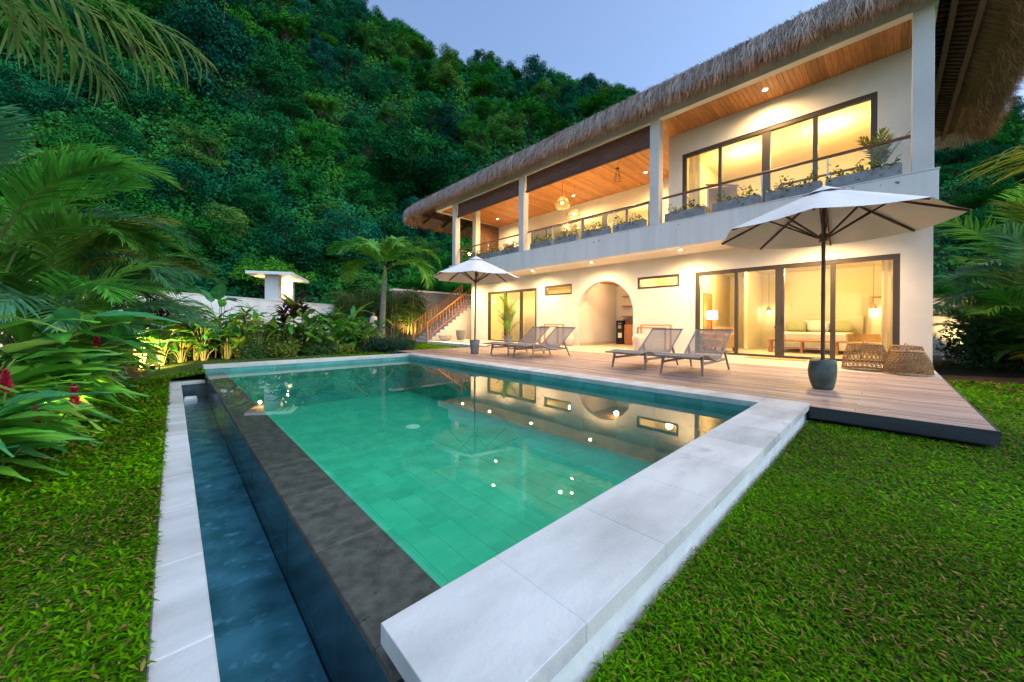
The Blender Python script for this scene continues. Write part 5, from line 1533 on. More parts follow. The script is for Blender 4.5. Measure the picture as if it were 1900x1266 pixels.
# near palm beyond the right edge, only leaf tips in view
x, y = W(4.85, 2.5)
e = empty('near_palm', (x, y, -0.2), 0, 'near palm outside the right edge with bright yellow green leaf tips showing', 'palm tree')
MB().tube([(0, 0, -0.1), (0, 0, 2.15)], [0.06, 0.05], 8).build('stem', M['stem'], e, smooth=True)
for k, (a, e0, dr) in enumerate(((2.7, .8, 1.1), (3.4, 1.0, 1.4), (3.05, .55, .9))):
    me = frond(520 + k, 1.15, e0, dr, 16, 0.55, 0.034, 0, 0.2, 0.8, c0=(0.16, 0.24, 0.02), c1=(0.36, 0.34, 0.02))
    o = mobj('frond', me, e, (0, 0, 2.1)); o.rotation_euler = (0, 0, rl + a)

# potted bamboo palm by the left door
x, y = 10.9, 11.75
e = empty('potted_bamboo_palm', (x, y, DZ), 0, 'slender potted palm with thin upright fronds beside the left sliding door', 'potted palm')
MB().lathe([(0.0, 0.0), (0.17, 0.0), (0.22, 0.32), (0.24, 0.36), (0.20, 0.36), (0.19, 0.30), (0, .3)], 18, cap=False).build('pot', M['grey_pot'], e, smooth=True)
r2 = random.Random(9)
fm = [frond(600 + i, 1.15, 1.15, 0.9, 22, 0.26, 0.018, 0, .3, .6, **(YEL if i % 2 else GREEN)) for i in range(3)]
for k in range(24):
    a = r2.uniform(0, 6.28); h = r2.uniform(0.3, 1.5)
    o = mobj('frond', fm[k % 3], e, (.06 * math.cos(a), .06 * math.sin(a), h)); o.rotation_euler = (r2.uniform(-.2, .2), r2.uniform(-.45, .1), a); s = r2.uniform(.6, 1.0); o.scale = (s, s, s)
for k in range(5):
    a = k * 1.3; MB().tube([(.05 * math.cos(a), .05 * math.sin(a), .3), (.12 * math.cos(a), .12 * math.sin(a), 1.7)], .012, 6).build('cane', M['bamboo'], e)
# small palm on the balcony
e = empty('balcony_palm', (11.75, 0.15, 3.70), 0, 'potted palm with stiff upright fronds at the right end of the balcony', 'potted palm')
MB().lathe([(0.0, 0.0), (0.17, 0.0), (0.2, 0.36), (0.17, 0.36), (0, .33)], 18, cap=False).build('pot', M['grey_pot'], e, smooth=True)
MB().tube([(0, 0, .3), (0, 0, .74)], [.03, .02], 7).build('stem', M['stem'], e)
fm = [frond(620 + i, 0.95, 1.35, 0.45, 16, 0.24, 0.026, 0, .3, .5, c0=(0.10, 0.14, 0.015), c1=(0.18, 0.20, 0.02)) for i in range(2)]
for k in range(7):
    a = k * 2.4; o = mobj('frond', fm[k % 2], e, (0, 0, .72)); o.rotation_euler = (0, r2.uniform(-.15, .15), a)

# ================================================================== broadleaf and strap-leaf plants
def strap_plant(name, x, y, z, lab, n, L_, w_, c0, c1, seed, stem=0.0, cat='plant', spread=(0.25, 1.25), bend=0.9, group=None, gloss=True):
    r2 = np.random.default_rng(seed)
    e = empty(name, (x, y, z), 0, lab, cat, group)
    a = r2.random(n) * 6.28; el = r2.uniform(*spread, n)
    ax = np.stack([np.cos(a) * np.cos(el), np.sin(a) * np.cos(el), np.sin(el)], -1)
    up = unit(np.stack([-np.cos(a) * np.sin(el), -np.sin(a) * np.sin(el), np.cos(el)], -1))
    base = np.stack([np.cos(a) * .02, np.sin(a) * .02, stem + r2.random(n) * stem * .35 - stem * .18], -1)
    v, f = blades(base, ax, up, L_ * (0.7 + .5 * r2.random(n)), w_ * (0.8 + .4 * r2.random(n)), bend * (0.5 + r2.random(n)), segs=5, belly=0.45, fold=0.3)
    leafy('leaves', M['gloss_leaf'] if gloss else M['leaf'], [(v, f, vcol(n, 12, c0, c1, r2))], e)
    if stem > 0.05: MB().tube([(0, 0, -.05), (0.01, 0.01, stem * .5), (0, 0, stem)], [0.018, 0.015, 0.012], 6).build('stem', M['brown_stem'], e)
    return e
def big_leaf(L_, w_, seed, c):
    """one broad oval leaf with a midrib fold, growing along +x"""
    r2 = np.random.default_rng(seed); n = 9; vs = []; cs = []
    for i in range(n + 1):
        t = i / n
        hw = w_ / 2 * (math.sin(math.pi * min(t ** 0.75, 1.0)) ** 0.8 if 0 < t < 1 else 0.02)
        z = -0.32 * L_ * t ** 2.2
        for s in (-1, -.5, 0, .5, 1):
            vs.append((L_ * t * (1 - .06 * abs(s)), s * hw, z + abs(s) * hw * 0.28 + 0.008 * math.sin(t * 18 + s * 2)))
            cs.append(np.array(c) * (1.25 if s == 0 else 1.0) * (0.9 + .2 * r2.random()))
    fs = []
    for i in range(n):
        for k in range(4):
            b0 = i * 5 + k; fs.append((b0, b0 + 1, b0 + 6, b0 + 5))
    return np_mesh('leaf', np.array(vs), np.array(fs), M['gloss_leaf'], np.array(cs), smooth=True)
LEAFC = [(0.065, 0.27, 0.03), (0.11, 0.34, 0.03), (0.045, 0.22, 0.06), (0.19, 0.32, 0.035), (0.075, 0.25, 0.025)]
BIG = [big_leaf(0.46, 0.24, 700 + i, LEAFC[i]) for i in range(5)]
SLIM = [big_leaf(0.58, 0.15, 710 + i, tuple(min(q * 1.25, .5) for q in LEAFC[i])) for i in range(5)]
def broadleaf(name, x, y, z, lab, n, hgt, scale, seed, pool_=None, cat='plant', stalks=True, group=None, upr=0.6):
    r2 = random.Random(seed); pool_ = pool_ or BIG
    e = empty(name, (x, y, z), 0, lab, cat, group)
    mb = MB()
    for k in range(n):
        a = r2.uniform(0, 6.28); h = hgt * r2.uniform(0.35, 1.05); rr = r2.uniform(.05, .25) * hgt
        p = (rr * math.cos(a), rr * math.sin(a), h)
        mb.tube([(0.03 * math.cos(a), .03 * math.sin(a), -.03), (p[0] * .45, p[1] * .45, h * .6), p], [.011, .009, .006], 5)
        o = mobj('leaf', r2.choice(pool_), e, p)
        o.rotation_euler = (r2.uniform(-.4, .4), -r2.uniform(-.2, upr), a + r2.uniform(-.5, .5)); s = scale * r2.uniform(.7, 1.2); o.scale = (s, s, s)
    mb.build('stalks', M['stem'], e)
    return e
def ginger(x, y, z, lab, nst, hgt, seed, lsc=1.0, flowers=3, dirn=None):
    r2 = random.Random(seed)
    e = empty('red_ginger', (x, y, z), 0, lab, 'ginger plant', 'red ginger plants at the left edge')
    for k in range(nst):
        a = r2.uniform(0, 6.28) if dirn is None else dirn + r2.uniform(-2.2, 2.2)
        h = hgt * r2.uniform(.7, 1.1); lean = r2.uniform(.25, .6) * h
        P = [np.array([math.cos(a) * lean * t ** 1.8, math.sin(a) * lean * t ** 1.8, h * t * (1 - .12 * t)]) for t in np.linspace(0, 1, 8)]
        MB().tube([tuple(p) for p in P], [.013, .012, .012, .011, .010, .009, .008, .006], 6).build('stem', M['stem'], e, smooth=True)
        nl = 12
        for j in range(nl):
            t = .30 + .70 * j / (nl - 1); p = np.array([np.interp(t, np.linspace(0, 1, 8), [q[i] for q in P]) for i in range(3)])
            sgn = 1 if j % 2 else -1
            o = mobj('leaf', r2.choice(SLIM), e, tuple(p))
            o.rotation_euler = (r2.uniform(-.5, .5), -r2.uniform(-.25, .75), a + sgn * r2.uniform(.4, 1.5)); s = lsc * r2.uniform(.9, 1.3); o.scale = (s, s * .95, s)
    for k in range(flowers):
        a = r2.uniform(0, 6.28) if dirn is None else dirn + r2.uniform(-.9, .9); rr = r2.uniform(.40, .70) * hgt; h = hgt * r2.uniform(.45, .75)
        n = 34; t = np.linspace(0, 1, n); an = np.arange(n) * 2.4; el = 0.5 + .6 * t
        ax = np.stack([np.cos(an) * np.cos(el), np.sin(an) * np.cos(el), np.sin(el)], -1)
        base = np.stack([np.full(n, rr * math.cos(a)), np.full(n, rr * math.sin(a)), h + .16 * t], -1)
        v, f = leaf_quads(base, ax, np.cross(ax, np.array([[0, 0, 1.]])), .055 * (1 - .4 * t), .03, .3)
        leafy('flower', M['gloss_leaf'], [(v, f, vcol(n, 4, (0.32, 0.006, 0.014), (0.55, 0.012, 0.025)))], e)
        MB().tube([(rr * .3 * math.cos(a), rr * .3 * math.sin(a), 0), (rr * .8 * math.cos(a), rr * .8 * math.sin(a), h * .6), (rr * math.cos(a), rr * math.sin(a), h)], .008, 5).build('flower_stalk', M['stem'], e)
    return e
dl = math.atan2(-CA, SA) + 0.5
for lat, d, n, h, sd_, ls, fl_, lab in ((-4.35, 2.85, 7, 0.95, 41, 1.0, 2, 'red ginger plant nearest the camera at the lower left edge'),
                                        (-4.95, 3.6, 7, 1.25, 42, 1.15, 2, 'tall red ginger with long bright green leaves at the left edge'),
                                        (-5.75, 4.5, 7, 1.1, 43, 1.05, 1, 'red ginger plant further back behind the tall one'),
                                        (-3.75, 2.35, 5, 0.6, 44, .8, 1, 'small red ginger plant at the lower left corner of the bed')):
    x, y = W(lat, d); ginger(x, y, -0.3, lab, n, h, sd_, ls, fl_, dl)

# bed behind the pool
RED = ((0.12, 0.010, 0.014), (0.30, 0.035, 0.03)); PURP = ((0.045, 0.010, 0.025), (0.10, 0.02, 0.05)); LIME = ((0.10, 0.19, 0.02), (0.24, 0.30, 0.04)); DKG = ((0.03, 0.11, 0.025), (0.08, 0.20, 0.04)); STR = ((0.10, 0.16, 0.03), (0.28, 0.32, 0.12))
def W2(px, d): return at(px, d)
items = [('cordyline', 296, 8.6, 36, .46, .09, *RED, 1.15, 'red cordyline with fan of dark red leaves beside the garden light'),
         ('cordyline', 526, 11.6, 24, .50, .08, *PURP, 1.25, 'purple cordyline standing in front of the gatehouse'),
         ('cordyline', 560, 12.0, 24, .55, .09, *PURP, 1.5, 'taller dark purple cordyline right of the first one'),
         ('dracaena', 455, 11.2, 46, .40, .035, *STR, 1.15, 'variegated dracaena with thin striped leaves left of the gatehouse'),
         ('dracaena', 478, 12.0, 40, .38, .032, *STR, .75, 'lower variegated dracaena in the middle of the bed'),
         ('ti_plant', 545, 11.9, 18, .62, .13, *LIME, 1.35, 'bright green ti plant with upright leaves below the gatehouse lamp'),
         ('ti_plant', 620, 13.9, 22, .62, .12, *LIME, 1.1, 'green ti plant with long leaves near the right end of the bed'),
         ('ti_plant', 600, 13.3, 20, .60, .12, *DKG, 1.05, 'dark green ti plant in the right half of the bed'),
         ('cordyline', 683, 14.2, 22, .42, .07, *PURP, .45, 'low purple cordyline beside the palm trunk'),
         ('strap_lily', 345, 9.9, 26, .50, .05, *LIME, .25, 'yellow green strap-leaved plant beside the garden light'),
         ('strap_lily', 400, 10.7, 26, .55, .06, *DKG, .35, 'dark green strap-leaved plant near the pool corner')]
for i, (nm, px, d, n, L_, w_, c0, c1, stem, lab) in enumerate(items):
    x, y = W2(px, d); strap_plant(nm, x, y, -0.28, lab, int(n * 1.4), L_ * 1.1, w_ * 1.25, c0, c1, 800 + i, stem * 1.12)
bl = []
for k_ in range(22):
    pass
bl = [(410, 11.2, 9, 1.15, 1.15, 'broad-leaved plant with large blue green leaves against the white wall'), (385, 10.6, 10, .8, .9, 'yellow green broad-leaved plant left of the middle of the bed'),
      (440, 11.4, 11, .85, .95, 'broad-leaved plant in the middle of the bed'), (365, 10.3, 9, .6, .8, 'low broad-leaved plant behind the overflow trough'),
      (500, 12.0, 10, .55, .8, 'low glossy broad-leaved plant below the purple cordyline'), (575, 12.9, 12, .9, 1.0, 'broad-leaved plant below the tall purple cordyline'),
      (645, 13.8, 13, 1.0, 1.0, 'big broad-leaved plant at the right end of the bed'), (630, 13.2, 11, .65, .85, 'low broad-leaved plant near the far pool edge'),
      (540, 12.3, 10, .5, .75, 'small broad-leaved plant near the pool edge in the bed'), (300, 9.4, 10, .75, .9, 'broad-leaved plant glowing beside the garden light'),
      (262, 8.6, 10, .9, .95, 'broad-leaved plant left of the red cordyline'), (230, 7.9, 10, .7, .95, 'broad-leaved plant behind the ginger at the left'),
      (200, 6.8, 10, .65, .8, 'low broad-leaved plant at the lawn edge on the left'), (668, 14.0, 8, .8, .9, 'broad-leaved plant next to the standing person')]
for i, (px, d, n, h, s, lab) in enumerate(bl):
    x, y = W2(px, d); broadleaf('broadleaf_plant', x, y, -0.28, lab, n + 12, h * 1.55, s * 1.35, 900 + i, BIG if i % 3 else SLIM + BIG, group='broadleaf plants of the bed', upr=1.1)
rs3 = random.Random(88)
for i in range(44):                      # the thicket between the ones named above
    px = 300 + i * 9.2 + rs3.uniform(-6, 6); d = 8.75 + (px - 255) * 0.0102 + rs3.choice([0, 0.2, .6, 1.1, 1.7])
    x, y = W2(px, d)
    broadleaf('thicket_plant', x, y, -0.28, 'broad-leaved green plant in the dense thicket between pool and garden wall', rs3.randint(14, 22), rs3.uniform(.75, 1.45), rs3.uniform(.75, 1.15), 940 + i,
              rs3.choice([BIG, SLIM, SLIM + BIG, [BIG[1], BIG[3], SLIM[3]]]), group='plants of the thicket behind the pool', upr=1.0)
x, y = W2(733, 14.3)
e = broadleaf('banana_shoot', x, y, -0.2, 'young banana plant with three upright bright green leaves right of the palm', 3, .95, 1.35, 77, [BIG[1], BIG[3]], upr=1.5)
for o in [c for c in e.children if c.name.startswith('leaf')]: o.rotation_euler[1] = -1.15
# small-leaved shrubs filling the bed
def shrub(x, y, z, lab, r, h, seed, c0, c1, n=2600, leaf=0.075, group='small-leaved shrubs filling the bed'):
    r2 = np.random.default_rng(seed)
    e = empty('leafy_shrub', (x, y, z), 0, lab, 'shrub', group)
    nb = 10; cb = rand_dirs(nb, r2) * np.array([r * .6, r * .6, h * .3]); cb[:, 2] += h * .5
    w = r2.integers(0, nb, n); dr = rand_dirs(n, r2)
    pos = cb[w] + dr * (r2.random((n, 1)) ** .5) * np.array([r * .5, r * .5, h * .38]); pos[:, 2] = np.maximum(pos[:, 2], 0.02)
    nrm = unit(dr + np.array([0, 0, .7])); ax = unit(np.cross(nrm, rand_dirs(n, r2)) + dr * .5)
    L_ = leaf * (.6 + .9 * r2.random(n)); v, f = leaf_quads(pos, ax, nrm, L_, L_ * .42, .2)
    leafy('foliage', M['leaf'], [(v, f, vcol(n, 4, c0, c1, r2))], e)
    mb = MB()
    for k in range(7):
        p = cb[k]; mb.tube([(0, 0, -.03), (p[0] * .4, p[1] * .4, p[2] * .5), tuple(p)], [.012, .009, .004], 5)
    mb.build('stems', M['brown_stem'], e)
rs2 = random.Random(5)
sh = []
for k in range(16):
    px = 255 + k * 27.0; d = 8.9 + (px - 255) * 0.0105 + rs2.choice([-.3, 0.3, .9]); sh.append((px, d))
for i, (px, d) in enumerate(sh):
    x, y = W2(px, d)
    shrub(x, y, -0.29, 'small-leaved green shrub in the planting bed behind the pool', rs2.uniform(.3, .6), rs2.uniform(.3, .6), 1000 + i, *rs2.choice([DKG, LIME, ((.03, .10, .03), (.09, .18, .03))]))
for i, (px, d, lab) in enumerate(((690, 13.4, 'low green shrub at the far pool corner left of the palm'), (722, 13.5, 'low green shrub at the far pool corner under the palm'), (750, 13.0, 'small grey green shrub where the deck begins'))):
    x, y = W2(px, d); shrub(x, y, -0.2, lab, .42, .5, 1100 + i, (.02, .09, .05), (.05, .15, .06), group=None)
# dark hedge behind the right-hand palms
for i, (lat, d, h, lab) in enumerate(((14.5, 9.3, 2.4, 'dark dense shrub behind the right-hand palms'), (17.6, 12.2, 3.2, 'tall dark shrub beside the lit end wall'), (12.6, 9.0, 1.4, 'dark shrub beneath the right-hand palms'), (10.6, 6.3, .9, 'light grassy shrub at the right lawn edge'))):
    x, y = W(lat, d); shrub(x, y, -0.2, lab, 1.4 if h > 1 else .6, h, 1150 + i, *(DKG if h > 1 else LIME), n=9000 if h > 1 else 3000, leaf=.11, group=None)
# plants in the balcony planters
for i, (a, b_) in enumerate(PL):
    r2 = np.random.default_rng(1200 + i); n = 240
    yy_ = r2.uniform(a + .05, b_ - .05, n); cl = np.abs(np.sin(yy_ * 5 + i)) ** 1.5
    p = np.stack([r2.normal(0, .06, n), yy_ - (a + b_) / 2, .22 + r2.random(n) * (.08 + .30 * cl)], -1)
    tr_ = r2.random(n) < .12; p[tr_, 0] = -.12 - .02 * r2.random(tr_.sum()); p[tr_, 2] = .25 - r2.random(tr_.sum()) ** 2 * (.55 if i % 3 == 0 else .2)
    dr = rand_dirs(n, r2); nrm = unit(dr + np.array([0, 0, .6]))
    L_ = .055 + .05 * r2.random(n); v, f = leaf_quads(p, np.cross(nrm, rand_dirs(n, r2)), nrm, L_, L_ * .5, .2)
    e = empty('balcony_plant', (XS + .135, (a + b_) / 2, ZS1 + .022), 0, 'loose green plants growing in the ' + PLAB[i].split(',')[0] + (' (far end)' if False else ''), 'plant', 'plants in the balcony planters')
    leafy('foliage', M['leaf'], [(v, f, vcol(n, 4, (.05, .10, .02), (.16, .22, .04), r2))], e)
    mb = MB()
    for k in range(0, n, 9): mb.tube([(p[k][0] * .3, p[k][1], .2), tuple(p[k])], .003, 3)
    mb.build('stems', M['stem'], e)

# bamboo clumps behind the palm
def bamboo(px, d, lab, seed, n=26, h=3.0):
    r2 = random.Random(seed); rn = np.random.default_rng(seed)
    x, y = at(px, d); e = empty('bamboo_clump', (x, y, -0.2), 0, lab, 'bamboo', 'bamboo clumps behind the palm')
    mb = MB(); ctr = []
    for k in range(n):
        a = r2.uniform(0, 6.28); rr = r2.uniform(0, .55); hh = h * r2.uniform(.7, 1.05); lx, ly = r2.uniform(-.35, .35), r2.uniform(-.35, .35)
        mb.tube([(rr * math.cos(a), rr * math.sin(a), -.02), (rr * math.cos(a) + lx * .3, rr * math.sin(a) + ly * .3, hh * .55), (rr * math.cos(a) + lx, rr * math.sin(a) + ly, hh)], [.016, .013, .005], 5)
        ctr.append((rr * math.cos(a) + lx * .7, rr * math.sin(a) + ly * .7, hh))
    mb.build('culms', M['bamboo'], e)
    m_ = 5200; w = rn.integers(0, n, m_); c = np.array(ctr)[w]; t = rn.random((m_, 1))
    pos = c * np.array([1, 1, 0]) + np.concatenate([rn.normal(0, .28, (m_, 2)), c[:, 2:3] * (.42 + .6 * t)], 1)
    dr = rand_dirs(m_, rn); ax = unit(dr * np.array([1, 1, .4]) + np.array([0, 0, -.35])); nrm = unit(np.cross(ax, rand_dirs(m_, rn)) + np.array([0, 0, .5]))
    L_ = .13 + .10 * rn.random(m_); v, f = leaf_quads(pos, ax, nrm, L_, L_ * .2, .1)
    leafy('foliage', M['leaf'], [(v, f, vcol(m_, 4, (.03, .09, .02), (.09, .16, .03), rn))], e)
for i, (px, d, lab) in enumerate(((672, 21.5, 'leftmost bamboo clump, behind the broadleaf plants'), (705, 21.8, 'bamboo clump directly behind the palm trunk'), (738, 21.6, 'bamboo clump lit from below right of the palm'), (768, 22.2, 'rightmost bamboo clump beside the stairs'), (640, 22.6, 'bamboo clump half hidden behind the gatehouse side'))):
    bamboo(px, d, lab, 1300 + i)
# low slatted fence in front of the bamboo
x, y = at(716, 21.3); x1, y1 = at(748, 21.4)
e = empty('slat_fence', (x, y, -0.2), math.atan2(y1 - y, x1 - x), 'low brown slatted fence in front of the bamboo', 'fence')
for k in range(12): MB().box(k * .09, k * .09 + .06, -.012, .012, 0, 1.15).build('slat', M['dark_wood'], e)
for z_ in (.25, .95): MB().box(-.02, 1.08, .013, .04, z_, z_ + .06).build('rail', M['orange_wood'], e)

# ================================================================== lawn grass
def lawn():
    r2 = np.random.default_rng(77); parts = []
    def region(n, xr, yr, lmin, lmax, w_, test, dens=None):
        x = r2.uniform(*xr, n); y = r2.uniform(*yr, n)
        d = np.hypot(x, y)
        keep = test(x, y) & (d > .55)
        if dens is not None: keep &= r2.random(n) < dens(d)
        x, y, d = x[keep], y[keep], d[keep]; m_ = len(x)
        s = np.clip((0.4 - x) / .8, 0, 1) * np.clip((y - .5) / .8, 0, 1); z = -0.20 - .10 * s
        a = r2.random(m_) * 6.28; el = np.abs(r2.normal(.45, .36, m_)).clip(.05, 1.4)
        ax = np.stack([np.cos(a) * np.cos(el), np.sin(a) * np.cos(el), np.sin(el)], -1)
        up = np.stack([-np.cos(a) * np.sin(el), -np.sin(a) * np.sin(el), np.cos(el)], -1)
        g = 1 + np.clip(d - 2, 0, 6) * .16
        L_ = (lmin + (lmax - lmin) * r2.random(m_)) * (1 + .06 * (g - 1))
        base = np.stack([x, y, z + r2.random(m_) * .022], -1)
        v, f = blades(base, ax, up, L_, w_ * (0.7 + .6 * r2.random(m_)) * g, .5 + 1.1 * r2.random(m_), segs=2, belly=.4, fold=.15)
        pn = np.clip(.5 + .2 * np.sin(x * 2.3 + np.sin(y * 1.9) * 1.3) + .2 * np.sin(y * 3.1 - x * 1.1 + 1) + .18 * np.sin(x * 9.1 + 3 * np.sin(y * 4)) * np.sin(y * 11 + 2 * np.sin(x * 5)), 0, 1)
        t = r2.random((m_, 1))
        c = (np.array([.045, .155, .010]) * (1 - t) + np.array([.145, .315, .022]) * t) * (.55 + .8 * pn[:, None]) * (.55 + .9 * r2.random((m_, 1)))
        dead = r2.random(m_) < (.04 + .15 * (1 - pn) ** 1.5); c[dead] = np.array([.30, .19, .075]) * (.5 + .8 * r2.random((dead.sum(), 1)))
        parts.append((v, f, np.repeat(c, 6, axis=0)))
    inpool = lambda x, y: (x > -.065) & (x < 5.3) & (y > .615) & (y < 9.78)
    indeck = lambda x, y: (x > 5.18) & (x < 12.4) & (y > -.67) & (y < 11.02)
    inpat = lambda x, y: (x > 9.6) & (y > -.67)
    bedL = lambda x, y: (y > 2.6) & (x < -1.0 - .28 * np.clip(3.6 - y, 0, 2)) & (y < 14)
    bedB = lambda x, y: (y > 10.7) & (x < 1.8) | (y > 10.5 + x * .55) & (x < 6.2)
    soil = lambda x, y: (x > 11.3) & (y < -.6)
    free = lambda x, y: ~inpool(x, y) & ~indeck(x, y) & ~inpat(x, y) & ~bedB(x, y) & ~soil(x, y)
    # right lawn, near to far
    region(135000, (.4, 3.2), (-2.0, .64), .016, .038, .0070, lambda x, y: free(x, y), lambda d: np.clip(1.5 - .18 * d, .3, 1))
    region(92000, (3.2, 7.5), (-3.2, .64), .020, .042, .0095, lambda x, y: free(x, y), lambda d: np.clip(1.6 - .14 * d, .3, 1))
    region(30000, (7.5, 12), (-6, -.6), .05, .09, .017, lambda x, y: free(x, y))
    region(12000, (.4, 8), (-7, -2), .05, .09, .016, lambda x, y: free(x, y))
    # left lawn
    region(92000, (-2.4, -.04), (.6, 3.8), .024, .050, .0105, lambda x, y: free(x, y) & ~((y > 3.4) & (x < -1.4)), lambda d: np.clip(1.5 - .16 * d, .3, 1))
    region(52000, (-1.6, -.04), (3.8, 10.9), .04, .075, .015, lambda x, y: free(x, y) & (x > -1.3 + .04 * (y - 3.8)))
    # far strips beyond the pool
    region(9000, (-.05, 6.4), (9.78, 13.6), .05, .09, .02, lambda x, y: ~bedB(x, y) & ~indeck(x, y))
    region(26000, (5.8, 10.5), (11.0, 20), .05, .09, .024, lambda x, y: ~indeck(x, y) & ~((x > 9.6) & (y < 17.2)))
    o = leafy('lawn_grass', M['grass'], parts, kind='stuff')
    tag(o, 'short broad-bladed green lawn grass round the pool', 'grass')
    print('grass verts', len(o.data.vertices))
lawn()
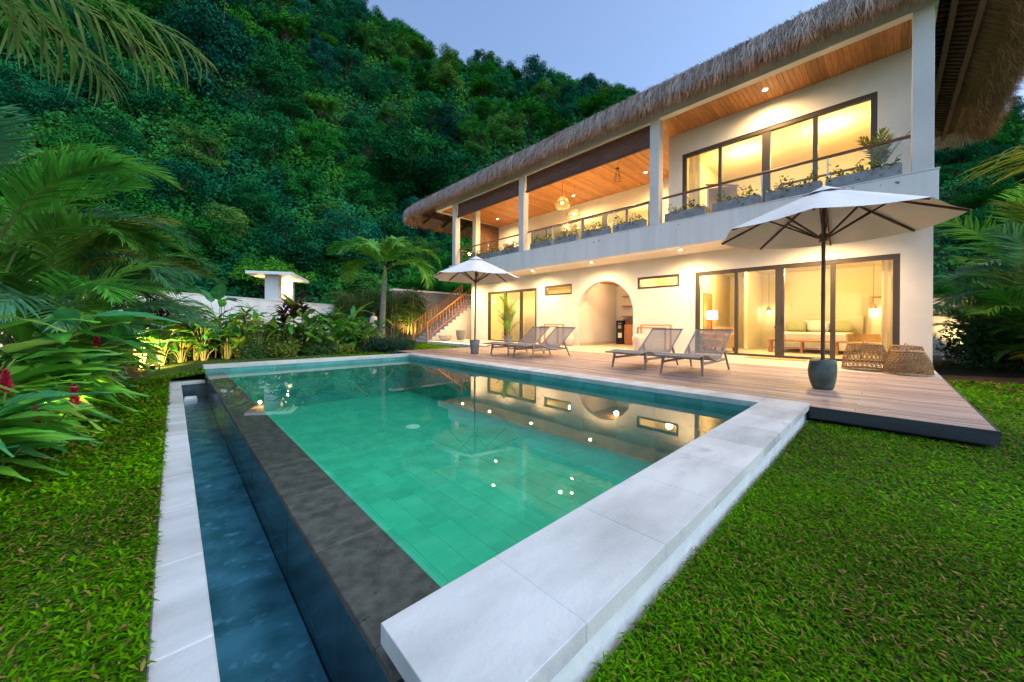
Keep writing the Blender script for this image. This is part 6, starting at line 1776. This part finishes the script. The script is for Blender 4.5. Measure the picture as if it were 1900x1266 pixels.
# ================================================================== the person by the palm
def person():
    px, d = 694, 16.6
    x, y = at(px, d)
    e = empty('person', (x, y, -0.2), 0, 'person in white sleeves and dark apron standing behind the palm, looking down', 'person')
    e.rotation_euler = (0, 0, rl + math.pi * 0.95)      # facing the picture's left
    # skeleton: local +x is forward
    J = {'pel': ((0, 0, .90), .135, .16), 'wai': ((0, 0, 1.05), .11, .145), 'che': ((0, 0, 1.24), .12, .17), 'nek': ((.015, 0, 1.41), .055, .055), 'hdb': ((.045, 0, 1.49), .062, .062), 'hdm': ((.075, 0, 1.56), .092, .078), 'hdt': ((.07, 0, 1.635), .07, .065), 'nos': ((.155, 0, 1.535), .018, .018),
         'shl': ((0, .185, 1.36), .06, .06), 'ell': ((.03, .25, 1.10), .043, .043), 'wrl': ((.25, .13, 1.06), .03, .03), 'hal': ((.33, .07, 1.07), .032, .02),
         'shr': ((0, -.185, 1.36), .06, .06), 'elr': ((.03, -.25, 1.10), .043, .043), 'wrr': ((.25, -.13, 1.06), .03, .03), 'har': ((.33, -.07, 1.07), .032, .02),
         'hil': ((0, .095, .84), .095, .09), 'knl': ((.02, .10, .47), .062, .062), 'anl': ((-.01, .10, .09), .042, .042), 'tol': ((.13, .11, .035), .036, .03),
         'hir': ((0, -.095, .84), .095, .09), 'knr': ((.02, -.10, .47), .062, .062), 'anr': ((-.01, -.10, .09), .042, .042), 'tor': ((.13, -.11, .035), .036, .03)}
    E_ = [('pel', 'wai'), ('wai', 'che'), ('che', 'nek'), ('nek', 'hdb'), ('hdb', 'hdm'), ('hdm', 'hdt'), ('hdm', 'nos'), ('che', 'shl'), ('shl', 'ell'), ('ell', 'wrl'), ('wrl', 'hal'), ('che', 'shr'), ('shr', 'elr'), ('elr', 'wrr'), ('wrr', 'har'),
          ('pel', 'hil'), ('hil', 'knl'), ('knl', 'anl'), ('anl', 'tol'), ('pel', 'hir'), ('hir', 'knr'), ('knr', 'anr'), ('anr', 'tor')]
    names = list(J)
    vs = [J[n][0] for n in names]; es = [(names.index(a), names.index(b_)) for a, b_ in E_]; rad = [J[n][1:] for n in names]
    # fingers: four and a thumb on each hand, rooted in the palm
    for h, s in (('hal', 1), ('har', -1)):
        hx, hy, hz_ = J[h][0]; hi = names.index(h)
        for k in range(4):
            dz = .022 - k * .015; L_ = (.06, .068, .064, .05)[k]
            b0 = len(vs); vs += [(hx + .03, hy - s * .005, hz_ + dz), (hx + .03 + L_ * .6, hy - s * .02, hz_ + dz - .004), (hx + .03 + L_ * .85, hy - s * .04, hz_ + dz - .012)]
            rad += [(.009, .009), (.008, .008), (.007, .007)]; es += [(hi, b0), (b0, b0 + 1), (b0 + 1, b0 + 2)]
        b0 = len(vs); vs += [(hx - .005, hy - s * .01, hz_ + .04), (hx + .03, hy - s * .03, hz_ + .055)]; rad += [(.010, .010), (.008, .008)]; es += [(hi, b0), (b0, b0 + 1)]
    me = bpy.data.meshes.new('body'); me.from_pydata(vs, es, []); me.update()
    o = mobj('body', me, e)
    sk = o.modifiers.new('skin', 'SKIN'); sk.use_smooth_shade = True
    if not me.skin_vertices: 
        bpy.context.view_layer.objects.active = o
    for i, v in enumerate(me.skin_vertices[0].data): v.radius = rad[i]; v.use_root = (i == 0)
    sb = o.modifiers.new('sub', 'SUBSURF'); sb.levels = 1; sb.render_levels = 1
    dg = bpy.context.evaluated_depsgraph_get(); ev = o.evaluated_get(dg)
    me2 = bpy.data.meshes.new_from_object(ev); me2.name = 'body'
    o.modifiers.clear(); o.data = me2; me2.materials.clear()
    skin = mat('skin', (.30, .16, .10), rough=.5); shirt = mat('shirt', (.66, .67, .70), rough=.9); trousers = mat('trousers', (.035, .035, .06), rough=.9); shoe = mat('shoe', (.02, .02, .02), rough=.6)
    for m_ in (skin, shirt, trousers, shoe): me2.materials.append(m_)
    for p in me2.polygons:
        c = p.center; r_ = math.hypot(c.x, c.y)
        if c.z > 1.41: k = 0
        elif c.z > 0.95: k = 0 if (c.x > .12 and abs(c.y) > .02) or (c.x > .20) else 1
        elif c.z < .075: k = 3
        else: k = 2
        p.material_index = k; p.use_smooth = True
    # apron and hair follow the body surface
    apr = mat('apron', (.03, .07, .07), rough=.9)
    mb = MB(); n = 8
    rows = [(1.34, .10, .14), (1.22, .125, .16), (1.08, .125, .17), (.95, .145, .19), (.80, .13, .19), (.62, .115, .18)]
    for z_, dx, w_ in rows:
        for k in range(n + 1):
            a = (k / n - .5) * 3.0; mb.v.append((dx * math.cos(a) * 1.02 + .012, w_ * math.sin(a) * 1.05, z_))
    for i in range(len(rows) - 1):
        for k in range(n): b0 = i * (n + 1) + k; mb.f.append((b0, b0 + 1, b0 + n + 2, b0 + n + 1))
    a_ = mb.build('apron', apr, e); s_ = a_.modifiers.new('so', 'SOLIDIFY'); s_.thickness = .008; s_.offset = 1
    bm = bmesh.new(); bmesh.ops.create_uvsphere(bm, u_segments=16, v_segments=10, radius=1)
    bmesh.ops.delete(bm, geom=[v for v in bm.verts if v.co.z < -.15 or (v.co.x > .45 and v.co.z < .45)], context='VERTS')
    for v in bm.verts: v.co = Vector((v.co.x * .108 + .058, v.co.y * .094, v.co.z * .10 + 1.588))
    hm = bpy.data.meshes.new('hair'); bm.to_mesh(hm); bm.free(); hm.materials.append(mat('hair', (.012, .010, .009), rough=.6)); mobj('hair', hm, e)
    for s in (-1, 1):
        mb = MB(); mb.lathe([(0, -.012), (.010, -.006), (.012, 0), (.010, .006), (0, .012)], 8, (.140, s * .032, 1.566), cap=False); mb.build('eye', M['black_gloss'], e)
        mb = MB(); mb.tube([(.07, s * .078, 1.53), (.06, s * .092, 1.56), (.075, s * .085, 1.585)], .012, 5); mb.build('ear', skin, e)
    MB().box(.148, .156, -.022, .022, 1.496, 1.502).build('mouth', mat('lips', (.22, .09, .07)), e)
person()
